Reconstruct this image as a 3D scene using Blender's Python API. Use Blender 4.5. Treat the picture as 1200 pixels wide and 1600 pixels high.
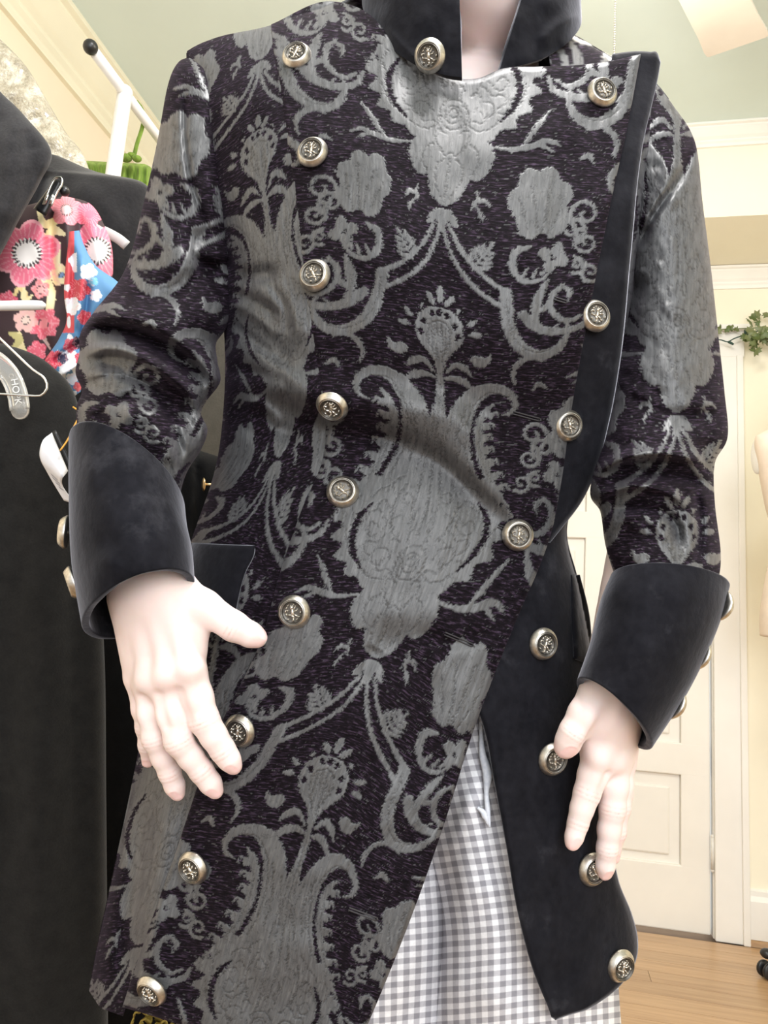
import bpy, math, random
import numpy as np
from mathutils import Vector, Matrix
rng = np.random.default_rng(7)
random.seed(7)
D = bpy.data
SC = bpy.context.scene
COL = SC.collection
for o in list(D.objects):
    D.objects.remove(o, do_unlink=True)

# ------------------------------------------------------------------ camera
FPX = 1200.0
PITCH, ROLL = math.radians(10.0), math.radians(4.0)
CAM = np.array([0.0, 0.0, 0.86])
FWD = np.array([0, math.cos(PITCH), math.sin(PITCH)])
_u0 = np.array([0, -math.sin(PITCH), math.cos(PITCH)])
_r0 = np.array([1.0, 0, 0])
RGT = math.cos(ROLL) * _r0 + math.sin(ROLL) * _u0
UPV = -math.sin(ROLL) * _r0 + math.cos(ROLL) * _u0
cam_data = D.cameras.new('camera')
cam = D.objects.new('camera', cam_data)
COL.objects.link(cam)
cam_data.sensor_width = 36.0
cam_data.lens = 27.0
cam_data.clip_start = 0.02
m = Matrix.Identity(4)
for i in range(3):
    m[i][0], m[i][1], m[i][2], m[i][3] = RGT[i], UPV[i], -FWD[i], CAM[i]
cam.matrix_world = m
SC.camera = cam
vs = SC.view_settings
vs.view_transform = 'Standard'
vs.look = 'None'
vs.gamma = 1.0
vs.use_curve_mapping = False
vs.exposure = 0.42

# ------------------------------------------------------------------ world and large lights
world = D.worlds.new('world')
SC.world = world
world.use_nodes = True
bg = world.node_tree.nodes['Background']
bg.inputs['Color'].default_value = (0.94, 0.97, 1.0, 1)
bg.inputs['Strength'].default_value = 1.0


def area(name, loc, target, size, sizey, power, color):
    l = D.lights.new(name, 'AREA')
    l.shape = 'RECTANGLE'
    l.size, l.size_y = size, sizey
    l.energy = power
    l.color = color
    o = D.objects.new(name, l)
    COL.objects.link(o)
    o.location = loc
    o.rotation_euler = (Vector(target) - Vector(loc)).to_track_quat('-Z', 'Y').to_euler()
    return o


# added lights: assumed window behind the camera and assumed ceiling lamp, both unseen
area('assumed_window_light', (0.55, -1.30, 1.55), (0.1, 0.7, 1.0), 1.4, 1.5, 30.0, (0.95, 0.97, 1.0))
area('assumed_ceiling_light', (0.20, 0.30, 2.60), (0.12, 0.50, 1.0), 0.5, 0.5, 26.0, (1.0, 0.98, 0.97))


# ------------------------------------------------------------------ helpers: projection
def W(x, y, d):
    """point seen at photograph pixel (x, y) standing d metres in front of the lens"""
    x = np.asarray(x, float); y = np.asarray(y, float); d = np.asarray(d, float)
    x, y, d = np.broadcast_arrays(x, y, d)
    v = (FWD + RGT * ((x - 600) / FPX)[..., None] + UPV * ((800 - y) / FPX)[..., None])
    return CAM + v * d[..., None]


def at_z(x, y, z):
    v = FWD + RGT * ((x - 600) / FPX) + UPV * ((800 - y) / FPX)
    return CAM + v * ((z - CAM[2]) / v[2])


def spl(keys):
    """smooth 1-D function through (x, value) keys"""
    k = np.array(keys, float)
    X, Y = k[:, 0], k[:, 1:]
    dx = np.diff(X)
    sl = np.diff(Y, axis=0) / dx[:, None]
    mm = np.zeros_like(Y)
    mm[0], mm[-1] = sl[0], sl[-1]
    for i in range(1, len(X) - 1):
        mm[i] = (sl[i - 1] * dx[i] + sl[i] * dx[i - 1]) / (dx[i] + dx[i - 1])

    def f(x):
        x = np.asarray(x, float)
        sh = x.shape
        xc = np.clip(x.ravel(), X[0], X[-1])
        i = np.clip(np.searchsorted(X, xc, side='right') - 1, 0, len(X) - 2)
        t = ((xc - X[i]) / dx[i])[:, None]
        h = dx[i][:, None]
        r = ((2 * t**3 - 3 * t**2 + 1) * Y[i] + (t**3 - 2 * t**2 + t) * h * mm[i]
             + (-2 * t**3 + 3 * t**2) * Y[i + 1] + (t**3 - t**2) * h * mm[i + 1])
        return r.reshape(sh) if Y.shape[1] == 1 else r.reshape(sh + (Y.shape[1],))
    return f


def smooth_path(pts, n):
    p = np.array(pts, float)
    seg = np.r_[0, np.cumsum(np.linalg.norm(np.diff(p[:, :2], axis=0), axis=1) + 1e-6)]
    f = spl(np.c_[seg, p])
    return f(np.linspace(0, seg[-1], n))


def seg_dist(px, py, path):
    """distance from points to polyline and position along it (0..1)"""
    path = np.asarray(path, float)
    best = np.full(px.shape, 1e9)
    par = np.zeros(px.shape)
    n = len(path) - 1
    for i in range(n):
        ax, ay = path[i, :2]; bx, by = path[i + 1, :2]
        ux, uy = bx - ax, by - ay
        L2 = ux * ux + uy * uy + 1e-9
        t = np.clip(((px - ax) * ux + (py - ay) * uy) / L2, 0, 1)
        dd = np.hypot(px - ax - t * ux, py - ay - t * uy)
        k = dd < best
        best = np.where(k, dd, best)
        par = np.where(k, (i + t) / n, par)
    return best, par


def folds(px, py, strokes):
    """sum of soft creases and ridges: (points, half width px, height m)"""
    out = np.zeros(px.shape)
    for pts, sg, amp in strokes:
        p = np.array(pts, float)
        x0, y0 = p.min(0) - 3.2 * sg; x1, y1 = p.max(0) + 3.2 * sg
        k = (px > x0) & (px < x1) & (py > y0) & (py < y1)
        if not k.any():
            continue
        path = smooth_path(p, max(6, 4 * len(p)))
        dd, par = seg_dist(px[k], py[k], path)
        end = np.clip(np.minimum(par, 1 - par) * 5, 0, 1)
        end = end * end * (3 - 2 * end)
        out[k] += amp * np.exp(-(dd / sg) ** 2) * (0.15 + 0.85 * end)
    return out


_G = rng.normal(size=(64, 64))


def vnoise(x, y):
    """smooth value noise on a wrapped lattice, about -1..1"""
    xi = np.floor(x).astype(int); yi = np.floor(y).astype(int)
    fx = x - xi; fy = y - yi
    fx = fx * fx * (3 - 2 * fx); fy = fy * fy * (3 - 2 * fy)
    g = lambda a, b: _G[a % 64, b % 64]
    return ((g(xi, yi) * (1 - fx) + g(xi + 1, yi) * fx) * (1 - fy)
            + (g(xi, yi + 1) * (1 - fx) + g(xi + 1, yi + 1) * fx) * fy) * 0.7


# ------------------------------------------------------------------ helpers: objects
def prop(o, label=None, cat=None, group=None, kind=None):
    if label: o['label'] = label
    if cat: o['category'] = cat
    if group: o['group'] = group
    if kind: o['kind'] = kind
    return o


def root_loc(p):
    v = np.zeros(3)
    while p is not None:
        v = v + np.array(p.location)
        p = p.parent
    return v


def empty(name, loc, label, cat, group=None, kind=None):
    o = D.objects.new(name, None)
    o.empty_display_size = 0.05
    COL.objects.link(o)
    o.location = [float(c) for c in loc]
    return prop(o, label, cat, group, kind)


def mesh_obj(name, V, F, mat, parent=None, smooth=True, base=None, origin=True):
    """one mesh object; V in world coordinates; F list of index lists or (n,4)/(n,3) array"""
    V = np.asarray(V, float).reshape(-1, 3)
    me = D.meshes.new(name)
    if parent is not None:
        org = root_loc(parent)
        loc = (0, 0, 0)
    else:
        if base is None:
            base = [(V[:, 0].min() + V[:, 0].max()) / 2, (V[:, 1].min() + V[:, 1].max()) / 2, V[:, 2].min()]
        org = np.array(base, float); loc = org
    V = V - org
    if isinstance(F, np.ndarray):
        n, k = F.shape
        me.vertices.add(len(V)); me.vertices.foreach_set('co', V.astype(np.float32).ravel())
        me.loops.add(n * k); me.loops.foreach_set('vertex_index', F.astype(np.int32).ravel())
        me.polygons.add(n)
        me.polygons.foreach_set('loop_start', np.arange(0, n * k, k, dtype=np.int32))
        me.polygons.foreach_set('loop_total', np.full(n, k, dtype=np.int32))
        me.update(calc_edges=True)
    else:
        me.from_pydata([tuple(v) for v in V], [], [tuple(int(i) for i in f) for f in F])
        me.update()
    me.validate()
    if smooth:
        me.polygons.foreach_set('use_smooth', np.ones(len(me.polygons), dtype=bool))
    mats = mat if isinstance(mat, (list, tuple)) else [mat]
    for mm_ in mats:
        me.materials.append(mm_)
    o = D.objects.new(name, me)
    COL.objects.link(o)
    o.location = [float(c) for c in loc]
    if parent is not None:
        o.parent = parent
    return o


def copy_of(o, name=None, parent=None, loc=None):
    c = o.copy()
    COL.objects.link(c)
    if parent is not None: c.parent = parent
    if loc is not None: c.location = [float(v) for v in loc]
    return c


def grid_faces(nr, nc, close_u=False):
    r = np.arange(nr - 1)[:, None]
    c = np.arange(nc if close_u else nc - 1)[None, :]
    c2 = (c + 1) % nc
    a = r * nc + c; b = r * nc + c2; d = (r + 1) * nc + c; e = (r + 1) * nc + c2
    return np.stack([a, b, e, d], -1).reshape(-1, 4)


def set_attr(o, name, arr):
    a = o.data.attributes.new(name, 'FLOAT_COLOR', 'POINT')
    out = np.ones((len(arr), 4), np.float32)
    out[:, :arr.shape[1]] = arr
    a.data.foreach_set('color', out.ravel())


def set_vec(o, name, arr):
    a = o.data.attributes.new(name, 'FLOAT_VECTOR', 'POINT')
    out = np.zeros((len(arr), 3), np.float32)
    out[:, :arr.shape[1]] = arr
    a.data.foreach_set('vector', out.ravel())


def solidify(o, t, offset=1.0):
    md = o.modifiers.new('thickness', 'SOLIDIFY')
    md.thickness = t
    md.offset = offset
    return md


def bevel(o, w, seg=2):
    md = o.modifiers.new('bevel', 'BEVEL')
    md.width = w; md.segments = seg; md.limit_method = 'ANGLE'
    return md


class MB:
    """collects shapes in world space, then links them as one mesh"""
    def __init__(s):
        s.v = []; s.f = []; s.n = 0

    def add(s, V, F):
        V = np.asarray(V, float).reshape(-1, 3)
        s.v.append(V)
        s.f += [[int(i) + s.n for i in f] for f in F]
        s.n += len(V)
        return s

    def box(s, o, ex, ey, ez):
        """box from corner o along three edge vectors"""
        o, ex, ey, ez = [np.asarray(q, float) for q in (o, ex, ey, ez)]
        if np.dot(np.cross(ex, ey), ez) < 0:
            ex, ey = ey, ex
        V = [o, o + ex, o + ex + ey, o + ey, o + ez, o + ex + ez, o + ex + ey + ez, o + ey + ez]
        return s.add(V, [(3, 2, 1, 0), (4, 5, 6, 7), (0, 1, 5, 4), (1, 2, 6, 5), (2, 3, 7, 6), (3, 0, 4, 7)])

    def tube(s, pts, rad, n=12, cap=True):
        P = np.asarray(pts, float)
        rad = np.broadcast_to(np.asarray(rad, float), (len(P),))
        T = np.gradient(P, axis=0)
        T /= np.linalg.norm(T, axis=1)[:, None] + 1e-12
        up = np.array([0, 0, 1.0]) if abs(T[0, 2]) < 0.9 else np.array([1.0, 0, 0])
        a = np.cross(T[0], up); a /= np.linalg.norm(a)
        V = []
        for i in range(len(P)):
            a = a - T[i] * np.dot(a, T[i]); a /= np.linalg.norm(a)
            b = np.cross(T[i], a)
            for k in range(n):
                t = 2 * math.pi * k / n
                V.append(P[i] + rad[i] * (math.cos(t) * a + math.sin(t) * b))
        F = [tuple(int(q) for q in f) for f in grid_faces(len(P), n, True)]
        if cap:
            F.append(tuple(range(n))[::-1]); F.append(tuple(range((len(P) - 1) * n, len(P) * n)))
        return s.add(V, F)

    def ball(s, c, r, nu=14, nv=8, axes=None):
        c = np.asarray(c, float)
        ax = np.eye(3) if axes is None else np.asarray(axes, float)
        r = np.broadcast_to(np.asarray(r, float), (3,))
        V = []; F = []
        for j in range(nv + 1):
            ph = math.pi * j / nv
            for i in range(nu):
                t = 2 * math.pi * i / nu
                q = np.array([math.sin(ph) * math.cos(t), math.sin(ph) * math.sin(t), math.cos(ph)]) * r
                V.append(c + q @ ax)
        for f in grid_faces(nv + 1, nu, True):
            F.append(tuple(f))
        return s.add(V, F)

    def build(s, name, mat, parent=None, smooth=True, base=None):
        return mesh_obj(name, np.concatenate(s.v), s.f, mat, parent, smooth, base)


# ------------------------------------------------------------------ helpers: materials
class NT:
    def __init__(s, name):
        s.m = D.materials.new(name)
        s.m.use_nodes = True
        s.t = s.m.node_tree
        s.bsdf = s.t.nodes['Principled BSDF']

    def n(s, typ, **kw):
        nd = s.t.nodes.new(typ)
        for k, v in kw.items():
            setattr(nd, k, v)
        return nd

    def l(s, a, b):
        s.t.links.new(a, b)

    def setp(s, **kw):
        for k, v in kw.items():
            key = k.replace('_', ' ')
            s.bsdf.inputs[key].default_value = v

    def ramp(s, src, stops):
        r = s.n('ShaderNodeValToRGB')
        e = r.color_ramp.elements
        while len(e) < len(stops): e.new(0.5)
        for q, (p, c) in zip(e, stops):
            q.position = p; q.color = (c[0], c[1], c[2], 1)
        s.l(src, r.inputs[0])
        return r.outputs[0]

    def math(s, op, a, b=None):
        q = s.n('ShaderNodeMath', operation=op)
        for i, v in enumerate((a, b)):
            if v is None: continue
            if isinstance(v, (int, float)): q.inputs[i].default_value = v
            else: s.l(v, q.inputs[i])
        return q.outputs[0]

    def mix(s, fac, a, b, blend='MIX'):
        q = s.n('ShaderNodeMix', data_type='RGBA', blend_type=blend)
        for sock, v in ((q.inputs[0], fac), (q.inputs[6], a), (q.inputs[7], b)):
            if isinstance(v, (int, float)): sock.default_value = v
            elif isinstance(v, tuple): sock.default_value = (v[0], v[1], v[2], 1)
            else: s.l(v, sock)
        return q.outputs[2]

    def noise(s, scale, detail=3.0, vec=None, rough=0.55, stretch=None):
        q = s.n('ShaderNodeTexNoise')
        q.inputs['Scale'].default_value = scale
        q.inputs['Detail'].default_value = detail
        q.inputs['Roughness'].default_value = rough
        if vec is None:
            vec = s.n('ShaderNodeTexCoord').outputs['Object']
        if stretch is not None:
            mp = s.n('ShaderNodeMapping')
            mp.inputs['Scale'].default_value = stretch
            s.l(vec, mp.inputs[0]); vec = mp.outputs[0]
        s.l(vec, q.inputs['Vector'])
        return q.outputs[0]

    def bump(s, h, strength=0.3, dist=0.002):
        b = s.n('ShaderNodeBump')
        b.inputs['Strength'].default_value = strength
        b.inputs['Distance'].default_value = dist
        s.l(h, b.inputs['Height'])
        s.l(b.outputs[0], s.bsdf.inputs['Normal'])


def plain(name, col, rough=0.6, var=0.06, scale=20.0, metal=0.0, bump=0.0, bscale=200.0, sheen=0.0, spec=0.5, bdist=0.001):
    t = NT(name)
    f = t.noise(scale, 4)
    c2 = tuple(max(0, c * (1 - var * 2)) for c in col)
    c3 = tuple(min(1, c * (1 + var)) for c in col)
    t.l(t.ramp(f, [(0.3, c2), (0.7, c3)]), t.bsdf.inputs['Base Color'])
    t.setp(Roughness=rough, Metallic=metal)
    t.bsdf.inputs['Specular IOR Level'].default_value = spec
    if sheen:
        t.bsdf.inputs['Sheen Weight'].default_value = sheen
        t.bsdf.inputs['Sheen Roughness'].default_value = 0.35
    if bump:
        t.bump(t.noise(bscale, 3), bump, bdist)
    return t.m


M = {}
M['ceiling'] = plain('sage ceiling paint', (0.73, 0.83, 0.80), 0.9, 0.02, 3)
M['wall_yellow'] = plain('cream yellow wall paint', (0.93, 0.88, 0.72), 0.85, 0.02, 3)
M['wall_peach'] = plain('peach wall paint', (0.93, 0.81, 0.64), 0.85, 0.02, 3)
M['trim'] = plain('white gloss trim paint', (0.90, 0.88, 0.83), 0.45, 0.02, 6)
M['crown'] = plain('ivory crown paint', (0.90, 0.85, 0.68), 0.6, 0.02, 6)
M['door'] = plain('off white door paint', (0.90, 0.87, 0.80), 0.5, 0.02, 5)
M['rack'] = plain('white powder coated steel', (0.85, 0.83, 0.80), 0.35, 0.03, 30)
M['black_plastic'] = plain('black plastic', (0.015, 0.015, 0.016), 0.35, 0.1, 40)
M['fan'] = plain('cream fan blade', (0.76, 0.69, 0.60), 0.5, 0.03, 9)
M['brass'] = plain('brass', (0.75, 0.55, 0.30), 0.3, 0.1, 60, metal=1.0)
M['chrome'] = plain('chrome', (0.8, 0.8, 0.78), 0.15, 0.05, 60, metal=1.0)
M['steel_white'] = plain('painted hinge', (0.80, 0.77, 0.70), 0.35, 0.05, 60)
M['silver'] = plain('worn pewter', (0.70, 0.66, 0.59), 0.36, 0.16, 260, metal=1.0)
M['silver_dark'] = plain('dark pewter recess', (0.16, 0.15, 0.135), 0.5, 0.2, 300, metal=1.0)  # darker pewter for the button's groove and sunken face
# ================================================================== the room
ALPHA = math.radians(12.6)
E1 = np.array([math.cos(ALPHA), -math.sin(ALPHA), 0])     # along the door wall, to the right
E2 = np.array([math.sin(ALPHA), math.cos(ALPHA), 0])      # into the room
UZ = np.array([0, 0, 1.0])
Q0 = at_z(1170, 1475, 0)                                   # foot of the door casing's right edge
CEIL = 2.675
SOFF = 0.37                                                # depth of the soffit over the door wall
LW = at_z(62, 0, CEIL)                                     # a point on the left wall


def on_wall(x, y, off=0.0):
    v = FWD + RGT * ((x - 600) / FPX) + UPV * ((800 - y) / FPX)
    t = np.dot(Q0 - E2 * off - CAM, E2) / np.dot(v, E2)
    return CAM + v * t


def rel(p):
    """coordinates (along, depth from wall, height) on the door wall"""
    q = p - Q0
    return np.dot(q, E1), np.dot(q, E2), q[2]


def pt(a, b, c):
    return Q0 + E1 * a + E2 * b + UZ * c


aL = np.dot(LW - Q0, E1)        # where the left wall meets
aR = 1.6
bN = -4.6                       # near end of the room, behind the photographer

mb = MB().box(pt(aL - .1, -4.6, -0.12), E1 * (aR - aL + .1), E2 * 4.75, UZ * 0.10)
fl = prop(mb.build('floor', plain('subfloor', (0.25, 0.16, 0.09), 0.8), smooth=False), 'honey brown wooden plank floor', 'floor', kind='structure')

# planks: run along the door wall, 83 mm wide
tw = NT('oak planks')
co = tw.n('ShaderNodeTexCoord').outputs['Object']
oi = tw.n('ShaderNodeObjectInfo').outputs['Random']
ad = tw.n('ShaderNodeVectorMath', operation='ADD'); tw.l(co, ad.inputs[0]); tw.l(oi, ad.inputs[1])
g1 = tw.noise(3.0, 6, ad.outputs[0], 0.6, (1.2, 26, 26))
base = tw.ramp(g1, [(0.25, (0.40, 0.235, 0.115)), (0.55, (0.52, 0.325, 0.17)), (0.8, (0.60, 0.40, 0.225))])
hs = tw.n('ShaderNodeHueSaturation'); tw.l(base, hs.inputs['Color'])
tw.l(tw.math('ADD', tw.math('MULTIPLY', oi, 0.22), 0.88), hs.inputs['Value'])
tw.l(hs.outputs[0], tw.bsdf.inputs['Base Color'])
tw.setp(Roughness=0.32)
M['plank'] = tw.m
pw = 0.083
plank_meshes = []
for Lp in (0.9, 1.3, 1.7):
    mb = MB().box((0, 0, 0), (Lp - .0012, 0, 0), (0, pw - .0012, 0), (0, 0, 0.02))
    o_ = mesh_obj('plank', np.concatenate(mb.v) + root_loc(fl), mb.f, M['plank'], fl, False)
    plank_meshes.append((Lp, o_.data, o_))
frot = -ALPHA
first = {0: True, 1: True, 2: True}
row = 0
b = -0.03 - pw
while b > -2.2:
    a = aL + 1.0 - random.random() * 0.9
    while a < 1.1:
        k = random.randrange(3)
        Lp, me, o_ = plank_meshes[k]
        if first[k]:
            c = o_; first[k] = False
        else:
            c = D.objects.new('plank', me); COL.objects.link(c); c.parent = fl
        p = pt(a, b, -0.02) - np.array(fl.location)
        c.location = [float(v) for v in p]
        c.rotation_euler = (0, 0, frot)
        a += Lp
    b -= pw
for k in range(3):
    if first[k]: D.objects.remove(plank_meshes[k][2])

mb = MB().box(pt(aL - .1, bN, CEIL), E1 * (aR - aL + .1), E2 * (4.75), UZ * 0.1)
prop(mb.build('ceiling', M['ceiling'], smooth=False), 'pale sage green painted ceiling', 'ceiling', kind='structure')
mb = MB().box(pt(aL, bN, 0), -E1 * 0.1, E2 * 4.7, UZ * CEIL)
prop(mb.build('wall_left', M['wall_peach'], smooth=False), 'warm peach wall behind the clothes rack', 'wall', kind='structure')
mb = MB().box(pt(aR, bN, 0), E1 * 0.1, E2 * 4.7, UZ * CEIL)
prop(mb.build('wall_right', M['wall_yellow'], smooth=False), 'cream yellow wall along the right side of the room', 'wall', kind='structure')

# door opening on the door wall
xr = rel(on_wall(1113, 1470))[0]          # hinge edge of the door
DW, DH = 0.76, 1.98
xl = xr - DW
mb = MB()
mb.box(pt(aL, 0, 0), E1 * (xl - .02 - aL), E2 * 0.12, UZ * CEIL)
mb.box(pt(xr + .02, 0, 0), E1 * (aR - xr - .02), E2 * 0.12, UZ * CEIL)
mb.box(pt(xl - .02, 0, DH + .02), E1 * (DW + .04), E2 * 0.12, UZ * (CEIL - DH - .02))
prop(mb.build('wall_back', M['wall_yellow'], smooth=False), 'cream yellow wall with the white panelled door', 'wall', kind='structure')
mb = MB().box(pt(aL, -SOFF, 2.352), E1 * (aR - aL), E2 * SOFF, UZ * (CEIL - 2.352))
prop(mb.build('trim_1', M['wall_yellow'], smooth=False), 'boxed yellow soffit above the door wall', 'soffit', kind='structure')


def moulding(name, start, along, length, out, prof, mat, label):
    """extruded profile: prof = (out, height) points"""
    V = []; n = len(prof)
    for s_ in (0, length):
        for (o_, h_) in prof:
            V.append(start + along * s_ + out * o_ + UZ * h_)
    F = [(i, (i + 1) % n, n + (i + 1) % n, n + i) for i in range(n)] + [tuple(range(n))[::-1], tuple(range(n, 2 * n))]
    o = mesh_obj(name, V, F, mat, None, False)
    return prop(o, label, 'moulding', kind='structure')


cp = [(0, -.092), (.012, -.092), (.014, -.078), (.022, -.070), (.022, -.062), (.034, -.052), (.052, -.030), (.060, -.020), (.060, -.014), (.072, -.010), (.072, 0), (0, 0)]
moulding('trim_2', pt(aL, -SOFF, CEIL), E1, aR - aL, -E2, [(o_ * .7, h_ * .72) for o_, h_ in cp], M['trim'], 'white crown moulding along the soffit and ceiling')
moulding('trim_3', pt(aL, 0, 2.350), E1, aR - aL, -E2, [(o_ * .55, h_ * .85) for o_, h_ in cp], M['trim'], 'white crown moulding under the soffit above the door')
moulding('trim_4', pt(aL, bN, CEIL), E2, 4.6 - SOFF, E1, [(o_ * 1.35, h_ * 1.7) for o_, h_ in cp], M['crown'], 'wide ivory crown moulding above the peach wall')
bp = [(0, 0.02), (.020, 0.02), (.020, .135), (.012, .150), (.012, .165), (0, .17)]
moulding('baseboard_back', pt(0.0, 0, 0), E1, aR, -E2, bp, M['trim'], 'tall white baseboard right of the door casing')
moulding('baseboard_left', pt(aL, bN, 0), E2, 4.6, E1, bp, M['trim'], 'tall white baseboard along the peach wall')
# quarter round in wood below the baseboard
moulding('trim_5', pt(0.0, 0, 0), E1, aR, -E2, [(0, 0), (.026, 0), (.024, .014), (.014, .022), (0, .022)], M['plank'], 'wooden shoe moulding at the foot of the baseboard')

# casing
cw = -xr
mb = MB()
for a0, w_ in ((xr + .006, cw - .006), (xl - .006 - cw, cw)):
    mb.box(pt(a0, -.022, 0), E1 * w_, E2 * .022, UZ * (DH + .02))
    mb.box(pt(a0 + (w_ - .022 if a0 > xl else 0), -.032, 0), E1 * .022, E2 * .012, UZ * (DH + .02))
mb.box(pt(xl - .006 - cw, -.024, DH + .015), E1 * (DW + 2 * cw + .012), E2 * .024, UZ * .105)
mb.box(pt(xl - .02 - cw, -.045, DH + .115), E1 * (DW + 2 * cw + .04), E2 * .045, UZ * .02)
mb.box(pt(xr + .003, 0, 0), E1 * .018, E2 * .11, UZ * DH)
mb.box(pt(xl - .021, 0, 0), E1 * .018, E2 * .11, UZ * DH)
cs = mb.build('trim_6', M['trim'], smooth=False)
bevel(cs, .003)
prop(cs, 'white painted casing around the panelled door', 'door casing', kind='structure')

# door
door = prop(empty('door_1', pt(xl, 0.01, 0.008), 'white painted panelled door with a butt hinge', 'door', kind='structure'))
mb = MB()
rails = [(0, .205), (.495, .60), (1.30, 1.40), (DH - .14, DH - .008)]
th = .036
for s0, s1 in rails:
    mb.box(pt(xl + .002, .004, .008 + s0), E1 * (DW - .006), E2 * th, UZ * (s1 - s0))
for a0, w_ in ((0.002, .093), (DW / 2 - .05, .10), (DW - .097, .093)):
    mb.box(pt(xl + a0, .0042, .009), E1 * w_, E2 * (th - .001), UZ * (DH - .012))
fr = mb.build('door_frame', M['door'], door, False)
bevel(fr, .004)
for s0, s1 in ((.205, .495), (.60, 1.30), (1.40, DH - .14)):
    for a0, w_ in ((.093, DW / 2 - .05 - .093), (DW / 2 + .05, DW - .097 - DW / 2 - .05)):
        mb = MB().box(pt(xl + a0, .018, s0), E1 * w_, E2 * .012, UZ * (s1 - s0 + .01))
        k = .035
        mb.box(pt(xl + a0 + k, .010, s0 + k), E1 * (w_ - 2 * k), E2 * .012, UZ * (s1 - s0 - 2 * k))
        o_ = mb.build('door_panel', M['door'], door, False)
        bevel(o_, .006)
for hz in (.215, 1.05, 1.75):
    mb = MB().tube([pt(xr + .001, -.006, hz), pt(xr + .001, -.006, hz + .1)], .0065, 10)
    mb.ball(pt(xr + .001, -.006, hz + .103), .0068, 10, 6)
    mb.ball(pt(xr + .001, -.006, hz - .003), .0068, 10, 6)
    mb.build('hinge', M['steel_white'], door)
mb = MB().ball(pt(xl + .06, -.05, .95), .028, 16, 10)
mb.tube([pt(xl + .06, -.05, .95), pt(xl + .06, .006, .95)], .012, 12)
mb.build('door_knob', M['brass'], door)

# ---- ceiling fan: blade and pull chain reach into the frame
HUB = at_z(1010, -215, 2.40)
fan = empty('ceiling_fan', (HUB[0], HUB[1], CEIL), 'cream ceiling fan blade with a beaded pull chain', 'ceiling fan')
mb = MB()
prof = [(0.0, 0), (.065, 0), (.07, -.03), (.03, -.06), (.016, -.07), (.016, -.15), (.10, -.17), (.115, -.21), (.115, -.27), (.08, -.30), (.04, -.31), (0, -.31)]


def lathe(prof, c, n=32, axis=UZ, sx=1.0, sy=1.0):
    axis = np.asarray(axis, float); axis = axis / np.linalg.norm(axis)
    t_ = np.array([1.0, 0, 0]) if abs(axis[0]) < .9 else np.array([0, 1.0, 0])
    a = np.cross(axis, t_); a /= np.linalg.norm(a); b_ = np.cross(axis, a)
    V = []
    for r, z in prof:
        for k in range(n):
            t = 2 * math.pi * k / n
            V.append(np.asarray(c) + a * r * math.cos(t) * sx + b_ * r * math.sin(t) * sy + axis * z)
    return V, [tuple(int(q) for q in f) for f in grid_faces(len(prof), n, True)[:, ::-1]]


mb.add(*lathe(prof, (HUB[0], HUB[1], CEIL)))
mb.build('motor_housing', M['fan'], fan)
tip = at_z(1152, 74, 2.40)
t0 = math.atan2(tip[1] - HUB[1], tip[0] - HUB[0])
Lb = math.hypot(tip[1] - HUB[1], tip[0] - HUB[0])
wb = np.linalg.norm(at_z(1106, 97, 2.40) - at_z(1200, 48, 2.40))
for k in range(5):
    t = t0 + k * 2 * math.pi / 5
    r_ = np.array([math.cos(t), math.sin(t), 0]); s_ = np.array([-math.sin(t), math.cos(t), 0.10])
    V = []; out = []
    for (q, w_) in ((.17, .38), (.24, .44), (.5, .47), (Lb - .02, .5), (Lb - .004, .49), (Lb, .45)):
        out.append((q, w_))
    for zz in (0, .007):
        for q, w_ in out:
            V.append(HUB + r_ * q + s_ * w_ * wb + UZ * zz)
        for q, w_ in out[::-1]:
            V.append(HUB + r_ * q - s_ * w_ * wb + UZ * zz)
    n = len(out) * 2
    F = [tuple(range(n))[::-1], tuple(range(n, 2 * n))] + [(i, (i + 1) % n, n + (i + 1) % n, n + i) for i in range(n)]
    bl = mesh_obj('fan_blade', V, F, M['fan'], fan, False)
    mb = MB().box(HUB + r_ * .09 - s_ * .02 - UZ * .004, r_ * .14, s_ * .04, UZ * .006)
    mb.build('blade_bracket', M['brass'], bl, False)
ch0 = W(962, -60, 1.62)
ch1 = W(964, 130, 1.62)
ch0 = np.array([HUB[0] - .03, HUB[1] - .02, CEIL - .31]); 
_d = np.linalg.norm(at_z(962, 0, 2.3) - CAM)
mb = MB()
# the chain hangs straight down from the housing
cx = at_z(962, -40, CEIL - .31)
for i in range(95):
    mb.ball((cx[0], cx[1], CEIL - .30 - i * .006), .0021, 6, 4)
mb.build('pull_chain', M['silver'], fan)

# assumed lamp under the fan, out of view, added to light ceiling and walls
lp_ = D.lights.new('assumed_fan_light', 'POINT'); lp_.energy = 16; lp_.shadow_soft_size = .09; lp_.color = (1.0, .94, .84)
lo_ = D.objects.new('assumed_fan_light', lp_); COL.objects.link(lo_); lo_.location = (HUB[0], HUB[1], CEIL - .47)
gm = NT('opal glass'); gm.setp(Roughness=.3, Base_Color=(.95, .93, .88, 1))
gm.bsdf.inputs['Emission Color'].default_value = (1, .9, .74, 1); gm.bsdf.inputs['Emission Strength'].default_value = 2.0
V, F = lathe([(.05, 0), (.10, -.01), (.115, -.03), (.06, -.035)], (HUB[0], HUB[1], CEIL - .30))
mesh_obj('assumed_lamp_shade', V, F, gm.m, fan)  # unseen shade of the assumed fan lamp, made to glow
# ================================================================== damask repeat of the brocade
# one motif drawn in its own units (s across from the axis, t down); the repeat is 720 x 710, half-drop
TW, TH_, RES = 720, 710, 2
S0, S1, T0, T1 = -320, 320, -10, 860
_cw, _ch = (S1 - S0) * RES, (T1 - T0) * RES
_sat = np.zeros((_ch, _cw), np.float32)     # satin figure
_lin = np.zeros((_ch, _cw), np.float32)     # fine embroidered outlines on the satin


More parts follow.
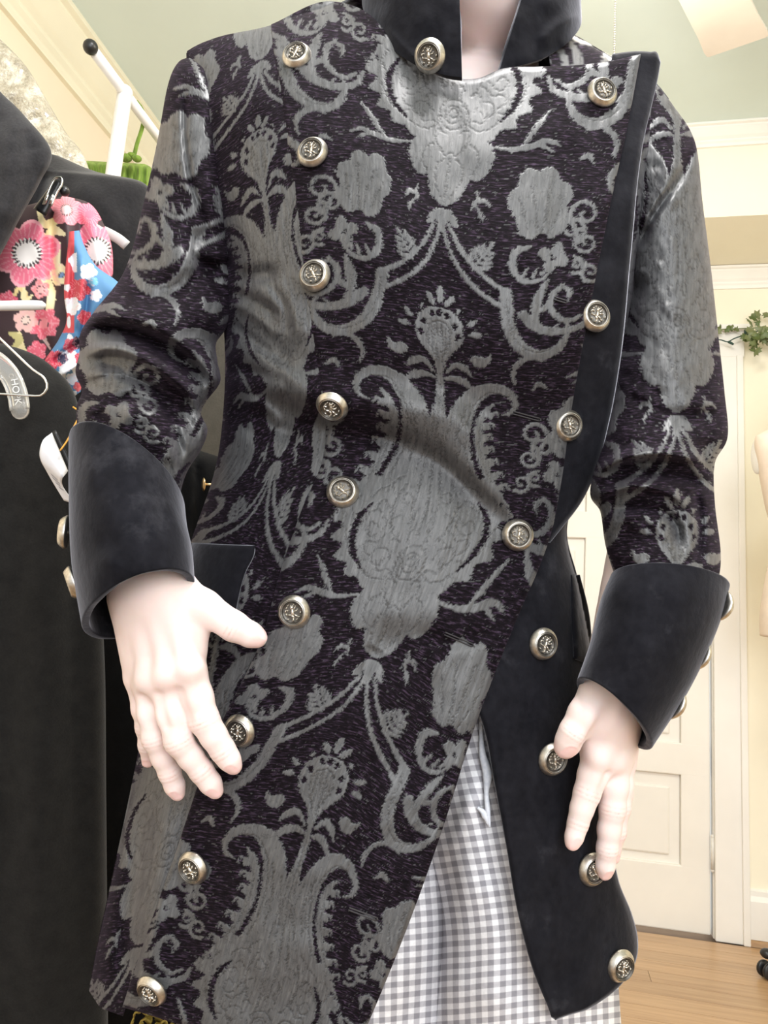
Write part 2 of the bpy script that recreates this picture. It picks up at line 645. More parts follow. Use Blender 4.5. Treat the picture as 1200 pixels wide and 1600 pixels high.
def _box(p, m_):
    x0 = max(0, int((p[:, 0].min() - m_ - S0) * RES)); x1 = min(_cw, int((p[:, 0].max() + m_ - S0) * RES) + 1)
    y0 = max(0, int((p[:, 1].min() - m_ - T0) * RES)); y1 = min(_ch, int((p[:, 1].max() + m_ - T0) * RES) + 1)
    yy, xx = np.mgrid[y0:y1, x0:x1]
    return y0, y1, x0, x1, xx / RES + S0, yy / RES + T0


def stroke(pts, mirror=True, val=1.0, chan=None):
    """variable-width stroke: points (s, t, width)"""
    chan = _sat if chan is None else chan
    P = np.array(pts, float)
    for sg in ((1, -1) if mirror else (1,)):
        Q = P.copy(); Q[:, 0] *= sg
        Q = smooth_path(Q, max(8, 7 * len(Q)))
        y0, y1, x0, x1, X, Y = _box(Q, Q[:, 2].max())
        if y1 <= y0 or x1 <= x0: continue
        best = np.full(X.shape, -1e9)
        for i in range(len(Q) - 1):
            a, b_ = Q[i], Q[i + 1]
            u = b_[:2] - a[:2]
            t = np.clip(((X - a[0]) * u[0] + (Y - a[1]) * u[1]) / (u @ u + 1e-9), 0, 1)
            r = (a[2] + (b_[2] - a[2]) * t) / 2
            best = np.maximum(best, r - np.hypot(X - a[0] - t * u[0], Y - a[1] - t * u[1]))
        mk = np.clip(best + .5, 0, 1)
        sub = chan[y0:y1, x0:x1]
        chan[y0:y1, x0:x1] = np.where(mk > 0, sub * (1 - mk) + val * mk, sub)


def blob(pts, mirror=True, val=1.0, chan=None, smooth=True):
    """filled outline"""
    chan = _sat if chan is None else chan
    P = np.array(pts, float)
    if smooth:
        P = smooth_path(np.r_[P, P[:1]], 6 * len(P))
    for sg in ((1, -1) if mirror else (1,)):
        Q = P.copy(); Q[:, 0] *= sg
        y0, y1, x0, x1, X, Y = _box(Q, 2)
        if y1 <= y0 or x1 <= x0: continue
        ins = np.zeros(X.shape, bool)
        for i in range(len(Q)):
            xa, ya = Q[i]; xb, yb = Q[(i + 1) % len(Q)]
            if ya == yb: continue
            c = ((ya > Y) != (yb > Y)) & (X < (xb - xa) * (Y - ya) / (yb - ya) + xa)
            ins ^= c
        sub = chan[y0:y1, x0:x1]
        sub[ins] = val


def disc(s, t, rx, ry, rot=0.0, **kw):
    c, q = math.cos(rot), math.sin(rot)
    blob([(s + rx * math.cos(a) * c - ry * math.sin(a) * q, t + rx * math.cos(a) * q + ry * math.sin(a) * c)
          for a in np.linspace(0, 2 * math.pi, 13)[:-1]], **kw)


def lobed(s, t, rx, ry, n, amp, rot=0.0, a0=0.0, a1=2 * math.pi, **kw):
    P = []
    for a in np.linspace(0, 2 * math.pi, 73)[:-1]:
        k = 1 + amp * abs(math.sin(n * a / 2)) if a0 <= a <= a1 else 1
        x, y = rx * k * math.cos(a), ry * k * math.sin(a)
        P.append((s + x * math.cos(rot) - y * math.sin(rot), t + x * math.sin(rot) + y * math.cos(rot)))
    blob(P, smooth=False, **kw)


def line(pts, w=1.6, **kw):
    stroke([(a, b_, w) for a, b_ in pts], chan=_lin, **kw)


def fern(s, t, L, ang, n=3):
    dx, dy = math.sin(ang), -math.cos(ang)
    px_, py_ = dy, -dx
    stroke([(s, t, 3), (s + dx * L, t + dy * L, 6)])
    for i in range(n):
        q = L * (.12 + .72 * i / n)
        l = L * (.46 - .07 * i)
        for e in (-1, 1):
            bx, by = s + dx * q, t + dy * q
            stroke([(bx, by, 3), (bx + e * px_ * l * .55 + dx * l * .35, by + e * py_ * l * .55 + dy * l * .35, 6.5),
                    (bx + e * px_ * l * .8 + dx * l * .75, by + e * py_ * l * .8 + dy * l * .75, 2.5)])


def spiral(s, t, r, turns, a0, w0, w1, sgn=1):
    P = []
    for q in np.linspace(0, 1, 12):
        a = a0 + sgn * q * turns * 2 * math.pi
        rr = r * (1 - .82 * q)
        P.append((s + rr * math.cos(a), t + rr * math.sin(a), w0 + (w1 - w0) * q))
    stroke(P)


# --- big pomegranate flower (rose at t = 180)
blob([(0, 14), (18, 26), (30, 46), (48, 40), (66, 54), (84, 50), (92, 68), (112, 74), (108, 94), (124, 108), (112, 124), (126, 142), (108, 152),
      (114, 172), (94, 180), (92, 198), (72, 202), (62, 216), (40, 220), (0, 224)])
stroke([(76, 92, 3), (90, 112, 8), (94, 140, 9), (86, 166, 8), (70, 188, 3)], val=0.0)
blob([(30, 212), (54, 218), (66, 238), (62, 262), (46, 280), (30, 276), (22, 250)])
blob([(0, 215), (30, 225), (34, 262), (30, 292), (20, 312), (0, 322)])
line([(0, 40), (2, 90), (-2, 140)], mirror=False); line([(14, 60), (18, 100), (14, 138)]); line([(34, 62), (46, 96), (42, 128), (28, 150)])
for rr_ in (12, 21):
    line([(rr_ * math.cos(a), 180 + rr_ * 1.15 * math.sin(a)) for a in np.linspace(-1.57, 1.57, 9)], 1.8)
line([(-6, 176), (2, 170), (7, 178), (1, 186), (-5, 182)], mirror=False)
line([(30, 176), (40, 160), (56, 162), (58, 176), (46, 184), (40, 174)]); line([(60, 128), (72, 120), (76, 134), (66, 142), (58, 136)])
line([(50, 100), (60, 88), (70, 96), (62, 106)]); line([(24, 196), (34, 204), (52, 202), (66, 192)]); line([(10, 210), (22, 204), (24, 222), (12, 240)])
line([(28, 226), (40, 236), (44, 256), (36, 272)]); line([(10, 250), (20, 262), (18, 292), (6, 312)]); line([(0, 250), (0, 316)], mirror=False)
line([(96, 80), (104, 96), (100, 112)]); line([(106, 130), (100, 150), (92, 168)]); line([(18, 236), (8, 246), (0, 240)]); line([(56, 66), (70, 72), (80, 84)])
line([(20, 84), (28, 76), (36, 84), (30, 94), (22, 90)]); line([(48, 140), (58, 150), (70, 148), (74, 160), (62, 170)]); line([(8, 100), (14, 112), (8, 126), (14, 140), (8, 156)]); line([(34, 110), (44, 118), (38, 132), (48, 140)])
line([(16, 206), (28, 190), (44, 192), (50, 178)]); line([(56, 112), (50, 124), (56, 134)]); line([(66, 100), (78, 106), (84, 120)]); line([(24, 150), (34, 146), (40, 152)]); line([(40, 50), (52, 62), (48, 78)]); line([(66, 176), (78, 178), (86, 168)])
# --- fleur and double bands
blob([(0, 326), (12, 328), (22, 338), (25, 352), (16, 350), (10, 344), (6, 356), (0, 362)])
stroke([(3, 352, 6), (8, 372, 7), (22, 402, 7), (48, 432, 8), (78, 452, 8), (98, 462, 10)])
stroke([(12, 350, 5), (26, 376, 7), (50, 404, 7), (80, 426, 8), (102, 438, 10)])
stroke([(13, 356, 3), (22, 366, 5), (26, 378, 3)])
# --- C scroll
stroke([(99, 440, 20), (102, 466, 20), (108, 496, 21), (124, 524, 20), (150, 540, 18), (176, 536, 15), (192, 518, 11), (196, 498, 7), (190, 484, 4)])
stroke([(160, 420, 5), (152, 436, 13), (146, 456, 15), (146, 478, 11), (156, 494, 7), (172, 498, 5), (182, 490, 3)])
stroke([(146, 470, 6), (160, 462, 9), (168, 450, 3)])
line([(100, 446), (106, 486), (122, 520), (148, 536), (174, 532)], 1.5)
# --- small pineapple flower
disc(0, 458, 6, 14, mirror=False); disc(15, 466, 5, 12, .6); disc(30, 480, 3.5, 5)
blob([(0, 478), (16, 480), (30, 490), (38, 506), (38, 524), (30, 540), (18, 552), (8, 566), (0, 576)])
for (a, b_) in ((12, 490), (25, 505), (29, 522)):
    disc(a, b_, 4, 6, .3, val=0.0)
disc(0, 487, 4.5, 7, val=0.0, mirror=False)
line([(0, 500), (12, 506), (18, 522), (14, 540), (4, 558)], 2.2); line([(4, 504), (5, 566)]); line([(10, 510), (10, 548)])
stroke([(44, 500, 3), (52, 494, 9), (58, 488, 3)]); stroke([(48, 514, 3), (58, 512, 10), (66, 512, 3)])
blob([(48, 552), (58, 546), (74, 548), (82, 540), (80, 556), (66, 566), (54, 562)])
stroke([(10, 580, 4), (26, 566, 9), (42, 572, 10), (52, 582, 3)]); stroke([(8, 590, 4), (24, 588, 10), (44, 596, 10), (56, 608, 3)])
stroke([(0, 570, 7), (0, 596, 12), (0, 640, 14)], mirror=False)
# --- large paisley leaves that cup the next flower
blob([(0, 606), (9, 640), (18, 680), (30, 730), (44, 790), (0, 790)])
stroke([(104, 646, 3), (118, 640, 7), (124, 624, 10), (112, 606, 14), (86, 600, 18), (60, 612, 28), (42, 640, 40), (34, 680, 46), (38, 720, 46), (52, 758, 38), (66, 790, 26)])
stroke([(88, 628, 4), (78, 638, 10), (68, 658, 13), (66, 692, 14), (74, 728, 14), (88, 760, 12), (104, 786, 8), (120, 804, 4)])
stroke([(80, 624, 3), (64, 636, 5), (57, 662, 5), (55, 694, 5), (62, 730, 5), (76, 764, 5), (92, 792, 4)], val=0.0)
for (a, b_, r_) in ((84, 648, 7), (77, 668, 7), (75, 688, 8), (79, 710, 8), (86, 732, 8), (96, 754, 7), (106, 774, 6)):
    disc(a, b_, r_, r_ * .9)
    stroke([(a + 2, b_ - 4, 4), (a + 11, b_ - 6, 4), (a + 13, b_ + 2, 3)])
line([(104, 610), (80, 608), (58, 630), (46, 668), (46, 712), (60, 756)], 1.8); line([(44, 640), (30, 690), (36, 736)]); line([(24, 650), (14, 700), (24, 750)])
line([(70, 660), (68, 696), (78, 736), (92, 766)], 1.4); line([(0, 600), (0, 760)], 1.6, mirror=False); line([(7, 640), (10, 720), (16, 780)], 1.4); line([(36, 650), (42, 664), (32, 686), (40, 706), (34, 730)])
# --- fan flowers and vines between the columns
blob([(112, 352), (106, 330), (96, 316), (94, 296), (104, 284), (106, 266), (120, 256), (134, 262), (146, 254), (160, 262), (166, 274),
      (180, 280), (184, 298), (178, 314), (186, 330), (176, 348), (160, 358), (146, 352), (132, 360)])
line([(140, 356), (136, 320), (124, 284)]); line([(146, 354), (150, 310), (152, 276)]); line([(156, 352), (168, 320), (170, 296)]); line([(126, 346), (118, 322), (108, 302)])
for a in range(4):
    disc(166 + 13 * math.cos(a * 1.57 + .4), 386 + 13 * math.sin(a * 1.57 + .4), 11, 9, a * 1.57 + .4)
disc(166, 386, 4, 4, val=.0)
stroke([(132, 370, 4), (112, 378, 12), (108, 402, 12), (124, 420, 9), (150, 418, 6), (166, 404, 4)])
for q_ in ((124, 412, 130, 400), (138, 414, 144, 402), (150, 410, 158, 400)):
    stroke([(q_[0], q_[1], 6), (q_[2], q_[3], 3)])
spiral(206, 322, 24, 1.3, 2.2, 7, 5); spiral(212, 364, 18, 1.3, -2.4, 6, 5, -1); spiral(222, 408, 16, 1.2, 1.0, 6, 4)
stroke([(190, 346, 4), (200, 346, 7), (208, 340, 4)]); stroke([(196, 384, 4), (206, 390, 8), (210, 402, 4)])
# --- upper scroll pair beside the big flower
stroke([(176, 72, 5), (190, 86, 10), (192, 106, 10), (180, 124, 9), (160, 130, 7), (146, 122, 5)])
stroke([(234, 118, 16), (218, 134, 17), (194, 146, 14), (166, 146, 11), (140, 134, 9), (134, 118, 6)])
stroke([(178, 74, 4), (166, 84, 9), (168, 98, 3)])
stroke([(44, 222, 2), (66, 228, 4), (94, 230, 8), (118, 224, 10), (142, 216, 8), (160, 222, 3)])
stroke([(104, 226, 3), (116, 206, 9), (126, 188, 8), (140, 168, 2)]); stroke([(124, 222, 3), (138, 226, 6), (150, 232, 2)])
stroke([(196, 196, 3), (214, 190, 7), (232, 198, 9), (242, 216, 8), (238, 236, 4)])
# --- ferns, twigs
fern(48, 410, 50, .62, 4)
stroke([(44, 322, 3), (50, 306, 7), (48, 296, 3)]); stroke([(48, 312, 3), (62, 308, 7), (68, 316, 3)]); stroke([(50, 318, 3), (58, 330, 7), (60, 338, 3)])
fern(236, 474, 26, .4, 2)
stroke([(150, 600, 4), (158, 590, 9), (170, 596, 4)]); spiral(170, 700, 20, 1.3, 2.0, 7, 5); spiral(196, 740, 16, 1.2, -2.2, 6, 4, -1); spiral(158, 752, 14, 1.2, 1.0, 6, 4)

# --- fold the drawing into the half-drop repeat
TILE = np.zeros((TH_ * RES, TW * RES, 2), np.float32)
yy, xx = np.mgrid[0:_ch, 0:_cw]
for (os_, ot_) in ((0, 0), (360, 355)):
    ix = (xx + (S0 + os_) * RES) % (TW * RES)
    iy = (yy + (T0 + ot_) * RES) % (TH_ * RES)
    for ch_, src in ((0, _sat), (1, _lin)):
        np.maximum.at(TILE[..., ch_], (iy.ravel(), ix.ravel()), src.ravel())
del yy, xx


def sample_tile(s, t):
    x = (s * RES) % (TW * RES); y = (t * RES) % (TH_ * RES)
    xi = np.floor(x).astype(int); yi = np.floor(y).astype(int)
    fx = (x - xi)[..., None]; fy = (y - yi)[..., None]
    w_, h_ = TW * RES, TH_ * RES
    g = lambda a, b_: TILE[b_ % h_, a % w_]
    return (g(xi, yi) * (1 - fx) + g(xi + 1, yi) * fx) * (1 - fy) + (g(xi, yi + 1) * (1 - fx) + g(xi + 1, yi + 1) * fx) * fy


def weave(s, t):
    """satin mask and outline mask with the ragged edges the weave leaves"""
    r = np.random.default_rng(3)
    js = s + 2.2 * vnoise(s * .35, t * .55) + r.uniform(-1.6, 1.6, s.shape)
    jt = t + 1.0 * vnoise(s * .3 + 9, t * .3)
    q = sample_tile(js, jt)
    fleck = (vnoise(s * .16 + 5, t * .9) > 1.08) * .55 * (1 - q[..., 0])
    return np.clip(q[..., 0] + fleck, 0, 1), q[..., 1]


def tps(src, dst, lam=40.0):
    """thin-plate warp photograph pixel -> repeat units"""
    P = np.array(src, float) / 100; Q = np.array(dst, float)
    n = len(P)
    r2 = ((P[:, None] - P[None]) ** 2).sum(-1)
    K = np.where(r2 > 0, r2 * np.log(r2 + 1e-12), 0) + np.eye(n) * lam * 1e-3
    A = np.zeros((n + 3, n + 3)); A[:n, :n] = K; A[:n, n] = 1; A[:n, n + 1:] = P; A[n, :n] = 1; A[n + 1:, :n] = P.T
    w_ = np.linalg.solve(A, np.r_[Q, np.zeros((3, 2))])

    def f(x, y):
        X = np.asarray(x, float) / 100; Y = np.asarray(y, float) / 100
        o0 = w_[n, 0] + w_[n + 1, 0] * X + w_[n + 2, 0] * Y
        o1 = w_[n, 1] + w_[n + 1, 1] * X + w_[n + 2, 1] * Y
        for i in range(n):
            r2 = (X - P[i, 0]) ** 2 + (Y - P[i, 1]) ** 2
            u = r2 * np.log(r2 + 1e-12)
            o0 = o0 + w_[i, 0] * u; o1 = o1 + w_[i, 1] * u
        return o0, o1
    return f


WARP_FRONT = tps(
    [(708, 180), (690, 345), (685, 520), (688, 600), (597, 437), (790, 470), (590, 145), (832, 152), (570, 282), (845, 315),
     (575, 580), (790, 612), (490, 480), (884, 520), (640, 880), (522, 850), (780, 850), (578, 1045), (433, 1150), (627, 1215),
     (505, 1215), (478, 1318), (372, 1298), (548, 1360), (433, 1510), (717, 1077), (457, 1013), (390, 1640), (705, 60)],
    [(0, 180), (0, 345), (0, 520), (0, 600), (-99, 450), (99, 450), (-112, 150), (112, 150), (-140, 306), (140, 306),
     (-108, 604), (108, 604), (-194, 505), (194, 505), (0, 890), (-118, 862), (118, 862), (0, 1050), (-99, 1160), (99, 1160),
     (0, 1225), (0, 1312), (-108, 1314), (108, 1314), (0, 1500), (140, 1016), (-140, 1016), (0, 1640), (0, 60)])
WARP_SIDE = tps(
    [(405, 235), (405, 112), (328, 240), (415, 320), (440, 545), (425, 740), (448, 885), (305, 850), (375, 715), (262, 1330), (200, 1530), (330, 1050), (310, 118)],
    [(-360, 165), (-360, -8), (-459, 105), (-360, 245), (-360, 535), (-360, 698), (-261, 815), (-459, 815), (-500, 655), (-360, 1245), (-360, 1440), (-360, 980), (-502, -58)])

# --- brocade: dark plum chenille ground, grey satin figure
t = NT('plum and grey brocade')
at = t.n('ShaderNodeAttribute', attribute_name='pat')
sp = t.n('ShaderNodeSeparateColor'); t.l(at.outputs['Color'], sp.inputs[0])
uv = t.n('ShaderNodeAttribute', attribute_name='weave').outputs['Vector']
th1 = t.noise(1.0, 4, uv, 0.65, (7, 34, 1))
th2 = t.noise(1.0, 3, uv, 0.6, (2.2, 2.2, 1))
ground = t.ramp(th1, [(0.37, (0.0012, 0.0007, 0.0012)), (0.53, (0.0062, 0.0037, 0.0066)), (0.70, (0.070, 0.046, 0.078))])
ground = t.mix(t.math('MULTIPLY', th2, 0.55), ground, t.mix(0.5, ground, (0.012, 0.009, 0.011)))
sn = t.noise(1.0, 3, uv, 0.6, (26, 3.5, 1))
satin = t.ramp(sn, [(0.25, (0.054, 0.055, 0.058)), (0.55, (0.090, 0.091, 0.094)), (0.8, (0.145, 0.145, 0.146))])
cr = t.n('ShaderNodeTexNoise'); cr.inputs['Scale'].default_value = 1.0; cr.inputs['Detail'].default_value = 2
mp = t.n('ShaderNodeMapping'); mp.inputs['Scale'].default_value = (7, 6, 1); t.l(uv, mp.inputs[0]); t.l(mp.outputs[0], cr.inputs['Vector'])
crk = t.math('ABSOLUTE', t.math('SUBTRACT', cr.outputs[0], 0.5))
crk = t.math('LESS_THAN', crk, 0.010)
satin = t.mix(t.math('MULTIPLY', crk, 0.42), satin, (0.02, 0.02, 0.02))
satin = t.mix(t.math('MULTIPLY', sp.outputs[1], 0.75), satin, (0.014, 0.013, 0.013))
col = t.mix(sp.outputs[0], ground, satin)
t.l(col, t.bsdf.inputs['Base Color'])
t.l(t.math('SUBTRACT', 0.85, t.math('MULTIPLY', sp.outputs[0], 0.42)), t.bsdf.inputs['Roughness'])
t.bsdf.inputs['Sheen Weight'].default_value = 0.05
t.l(t.math('ADD', 0.10, t.math('MULTIPLY', sp.outputs[0], 0.32)), t.bsdf.inputs['Specular IOR Level'])
t.bsdf.inputs['Sheen Roughness'].default_value = 0.4
t.bsdf.inputs['Sheen Tint'].default_value = (0.80, 0.62, 0.92, 1)
h1 = t.math('MULTIPLY', th1, t.math('SUBTRACT', 1.0, sp.outputs[0]))
t.bump(t.math('ADD', h1, t.math('MULTIPLY', sn, t.math('MULTIPLY', sp.outputs[0], 0.25))), 0.5, 0.0012)
M['brocade'] = t.m

t = NT('midnight velvet')
a = t.noise(17, 7, rough=.68); b_ = t.noise(140, 3)
c = t.ramp(a, [(0.34, (0.0035, 0.0035, 0.0050)), (0.58, (0.0095, 0.0095, 0.0125)), (0.78, (0.048, 0.048, 0.056))])
t.l(t.mix(0.25, c, t.ramp(b_, [(0.3, (0.004, 0.004, 0.006)), (0.75, (0.024, 0.024, 0.031))])), t.bsdf.inputs['Base Color'])
t.setp(Roughness=0.95)
t.bsdf.inputs['Specular IOR Level'].default_value = 0.1
t.bsdf.inputs['Sheen Weight'].default_value = 0.42
t.bsdf.inputs['Sheen Roughness'].default_value = 0.32
t.bsdf.inputs['Sheen Tint'].default_value = (0.88, 0.89, 1.0, 1)
t.bump(t.noise(90, 4), 0.25, 0.002)
M['velvet'] = t.m
M['lining'] = plain('black satin lining', (0.012, 0.012, 0.013), 0.4, .2, 40)
# ================================================================== the coat
PERSON_BASE = W(620, 1500, .68); PERSON_BASE[2] = 0.0
person = empty('person', PERSON_BASE, 'person in a dark brocade coat with velvet cuffs and grey gingham trousers', 'person')

Lf = spl([(-60, 300), (60, 292), (200, 300), (400, 338), (540, 352), (640, 350), (720, 340), (850, 298), (1000, 252), (1200, 212), (1380, 174), (1480, 152), (1680, 120)])
Rf = spl([(-60, 1040), (60, 1050), (200, 1040), (400, 1005), (560, 975), (700, 935), (830, 885), (920, 905), (1050, 930), (1250, 960), (1450, 1000), (1680, 1040)])
DM = spl([(-100, .755), (100, .745), (500, .72), (800, .70), (1200, .685), (1700, .665)])
TT = spl([(-100, .08), (60, .090), (250, .122), (420, .136), (540, .128), (640, .102), (700, .094), (780, .097), (950, .106), (1200, .112), (1700, .118)])
YSH = spl([(240, 130), (270, 100), (300, 76), (420, 38), (545, -6), (600, -40), (700, -60), (800, -40), (860, 30), (905, 58), (960, 92), (1030, 138), (1085, 215), (1140, 300)])

BODY_FOLDS = [
    # waist crease under the bust, running down to the right
    ([(400, 585), (500, 612), (600, 628), (700, 655), (775, 735)], 30, .013),
    ([(345, 640), (400, 650), (470, 690)], 16, -.008), ([(345, 600), (400, 605), (450, 618)], 18, .006),
    ([(360, 480), (420, 520), (450, 580)], 18, -.007), ([(380, 430), (440, 470), (480, 540)], 20, .006),
    ([(355, 540), (400, 560), (430, 600)], 15, .006),
    ([(345, 400), (375, 430), (440, 425)], 15, -.011),
    ([(330, 300), (350, 370), (370, 420)], 22, -.006),
    ([(352, 455), (400, 470), (440, 500)], 9, -.007), ([(355, 500), (400, 535), (425, 560)], 9, -.008), ([(360, 470), (405, 500), (440, 530)], 9, .006),
    ([(352, 575), (390, 580), (430, 592)], 9, -.006), ([(420, 440), (445, 480), (452, 530)], 8, -.006), ([(395, 540), (430, 570), (470, 600)], 10, .005),
    ([(380, 625), (420, 640), (440, 670)], 9, .006), ([(350, 655), (385, 668), (420, 700)], 10, -.005),
    ([(560, 690), (600, 680), (640, 690)], 12, -.004),
    # skirt
    ([(230, 1230), (205, 1400), (190, 1560)], 20, -.010), ([(262, 1240), (245, 1400), (225, 1590)], 20, .007),
    ([(200, 1300), (170, 1450), (160, 1540)], 16, .006),
    ([(330, 1260), (300, 1420), (290, 1590)], 30, -.006),
    ([(560, 1050), (520, 1200), (480, 1400), (450, 1590)], 60, .006), ([(600, 950), (640, 1100), (620, 1250)], 50, -.005),
    ([(420, 830), (400, 950), (380, 1020)], 22, -.004),
    ([(640, 985), (700, 1005), (780, 985)], 12, -.003), ([(590, 1010), (560, 1060)], 14, -.003),
    # bust and shoulder
    ([(900, 200), (880, 330), (870, 450)], 40, -.004), ([(560, 150), (600, 330), (620, 470)], 70, .004),
]


STEP = smooth_path([(400, 604), (470, 640), (540, 664), (610, 678), (680, 706), (740, 758), (800, 812)], 40)


def waist_step(px, py):
    """the bust cloth overhangs the waist: cloth steps back below this line and comes forward again lower down"""
    out = np.zeros(px.shape)
    k = (px > 330) & (px < 860) & (py > 560) & (py < 1180)
    if k.any():
        x, y = px[k], py[k]
        ly = np.interp(x, STEP[:, 0], STEP[:, 1])
        sd = (y - ly) * .86
        end = np.clip((x - 380) / 90, 0, 1) * np.clip((835 - x) / 110, 0, 1)
        end = end * end * (3 - 2 * end)
        below = 1 / (1 + np.exp(-np.clip(sd / 6.5, -30, 30)))
        out[k] = end * (-.021 * below * np.exp(-np.clip(sd, 0, None) / 62) + .006 * np.exp(-((sd + 20) / 24) ** 2))
    return out


def steps(px, py, lines):
    """overhanging folds: above each line the cloth stands proud, just below it drops back (points left to right, drop m, recovery px)"""
    out = np.zeros(px.shape)
    for pts, A, dec in lines:
        P = smooth_path(pts, 40)
        x0, x1 = P[0, 0], P[-1, 0]
        k = (px > x0) & (px < x1) & (py > P[:, 1].min() - 40) & (py < P[:, 1].max() + 4 * dec)
        if not k.any():
            continue
        x, y = px[k], py[k]
        ly = np.interp(x, P[:, 0], P[:, 1])
        slope = np.interp(x, P[:, 0], np.gradient(P[:, 1], P[:, 0]))
        sd = (y - ly) / np.sqrt(1 + slope ** 2)
        e = np.clip(np.minimum(x - x0, x1 - x) / (.22 * (x1 - x0)), 0, 1)
        e = e * e * (3 - 2 * e)
        below = 1 / (1 + np.exp(-np.clip(sd / 2.6, -30, 30)))
        out[k] += e * (-A * below * np.exp(-np.clip(sd, 0, None) / dec) + .45 * A * np.exp(-((sd + 9) / 11) ** 2))
    return out


def torso_d(px, py, wid=0.0, fold=1.0, lapel=False):
    L = Lf(py); R = Rf(py) + wid
    mid, h = (L + R) / 2, (R - L) / 2
    u = np.clip(np.abs((px - mid) / h), 0, 1)
    prof = np.sqrt(np.clip(1 - u ** 2.4, 0, 1))
    ysh = YSH(px)
    if lapel:      # the open lapel stands off the shoulder
        ysh = np.where(px > 720, np.minimum(ysh, -30), ysh)
    sh = np.clip((py - ysh) / 120, 0, 1)
    roll = np.sqrt(np.clip(1 - (1 - sh) ** 2, 0, 1))
    d = DM(py) - TT(py) * prof * roll
    if fold:
        d = d - fold * (folds(px, py, BODY_FOLDS) + waist_step(px, py))
        d = d - .0012 * vnoise(px / 34, py / 40) * fold
    return d


def front_wid(py):
    return np.interp(py, [0, 300, 650, 850, 1000], [150, 130, 70, 30, 0])


def brocade_attrs(o, s, tt):
    sat, lin = weave(s, tt)
    set_attr(o, 'pat', np.stack([sat, lin, np.zeros_like(sat)], -1).reshape(-1, 3))
    set_vec(o, 'weave', np.stack([s, tt], -1).reshape(-1, 2) / 100)
    return sat, lin


def panel(name, xl, xr, ytop, ybot, nu, nv, dfun, mat, parent, warp=None, thick=.004, relief=.0007, lip=0.0):
    """cloth panel: columns between the curves xl(y) and xr(y), rows from ytop(u) to ybot(u), at depth dfun(x, y)"""
    u = np.linspace(0, 1, nu)[None, :]
    v = np.linspace(0, 1, nv)[:, None]
    a, b_ = ytop(u), ybot(u)
    Y = a + (b_ - a) * v
    X = xl(Y) + (xr(Y) - xl(Y)) * u
    d = dfun(X, Y)
    if lip:      # the turned edge is padded
        e = np.minimum(np.minimum(X - xl(Y), xr(Y) - X), np.minimum(Y - a, b_ - Y))
        d = d + lip * np.clip(1 - e / 9, 0, 1) ** 2
    if warp is not None:
        s, tt = warp(X, Y)
        sat, lin = weave(s, tt)
        d = d - relief * (sat * .8 - lin * .55) - sat * (.00026 * vnoise(s / 7.5, tt / 45) + .00010 * vnoise(s / 3, tt / 14)) + (1 - sat) * .00012 * vnoise(s / 6, tt / 2.2)
    P = W(X, Y, d).reshape(-1, 3)
    F = grid_faces(nv, nu)[:, ::-1]
    ring = np.zeros(0, int)
    if warp is not None:      # fine panels get a turned-under rim instead of a doubled surface
        g = np.arange(nv * nu).reshape(nv, nu)
        ring = np.r_[g[0, :-1], g[:-1, -1], g[-1, :0:-1], g[:0:-1, 0]]
        k = len(ring)
        P2 = W(X.ravel()[ring], Y.ravel()[ring], d.ravel()[ring] + thick)
        a = np.arange(k); b2 = (a + 1) % k
        F = np.concatenate([F, np.stack([ring[a], ring[b2], nv * nu + b2, nv * nu + a], -1)])
        P = np.concatenate([P, P2])
    o = mesh_obj(name, P, F, mat, parent)
    if warp is not None:
        ix = np.r_[np.arange(nv * nu), ring]
        set_attr(o, 'pat', np.stack([sat, lin, 0 * sat], -1).reshape(-1, 3)[ix])
        set_vec(o, 'weave', (np.stack([s, tt], -1).reshape(-1, 2) / 100)[ix])
    elif thick:
        solidify(o, thick, -1)
    return o


cst = lambda c: (lambda u: np.full(np.shape(u), float(c)))

# ---- back shell of the coat: this is the coat object itself, everything else on it is a sub-part
nu, nv = 90, 200
u = np.linspace(0, 1, nu)[None, :]; v = np.linspace(0, 1, nv)[:, None]
ybk = lambda u_: YSH(300 + 740 * u_) + 4
a_ = ybk(u)
Y = a_ + (1552 - 10 * np.cos(u * 9) - a_) * v
VR_ = spl([(780, 895), (960, 912), (1050, 922), (1200, 938), (1330, 950), (1430, 975), (1470, 985), (1560, 935), (1640, 870)])
Rb = np.where(Y > 900, np.minimum(Rf(Y), VR_(Y)), Rf(Y))
X = Lf(Y) + (Rb - Lf(Y)) * u
uu = np.clip(np.abs(u * 2 - 1), 0, 1)
roll = np.sqrt(np.clip(1 - (1 - np.clip((Y - YSH(X)) / 120, 0, 1)) ** 2, 0, 1))
dd = DM(Y) + TT(Y) * .9 * np.sqrt(1 - uu ** 2.4) * roll
coat = mesh_obj('coat', W(X, Y, dd), grid_faces(nv, nu), M['brocade'], person)
brocade_attrs(coat, X - 690, Y + 0 * X)
solidify(coat, .003, -1)
prop(coat, 'long fitted brocade coat with damask pattern')

# seam and edges of the fronts (photograph pixels of the fitted coat)
SEAM = spl([(-60, 420), (55, 425), (200, 445), (330, 460), (450, 474), (560, 494), (640, 508), (710, 506), (800, 470), (900, 436), (1000, 408), (1130, 346), (1350, 268), (1540, 202), (1680, 158)])
EDGE = spl([(-60, 1030), (88, 1001), (200, 980), (300, 958), (480, 922), (640, 893), (760, 876), (830, 862), (880, 845), (950, 815), (1130, 744), (1300, 690), (1440, 640), (1600, 575), (1680, 540)])
LAPEL = spl([(60, 1037), (100, 1032), (230, 1004), (400, 986), (560, 970), (660, 952), (740, 930), (790, 905), (825, 878), (860, 850)])

d_side = lambda x, y: torso_d(x, y)
d_front = lambda x, y: torso_d(x, y, front_wid(y), 1.0, True) - .007
d_vel = lambda x, y: torso_d(x, y, front_wid(y), 1.0, True) - .0015

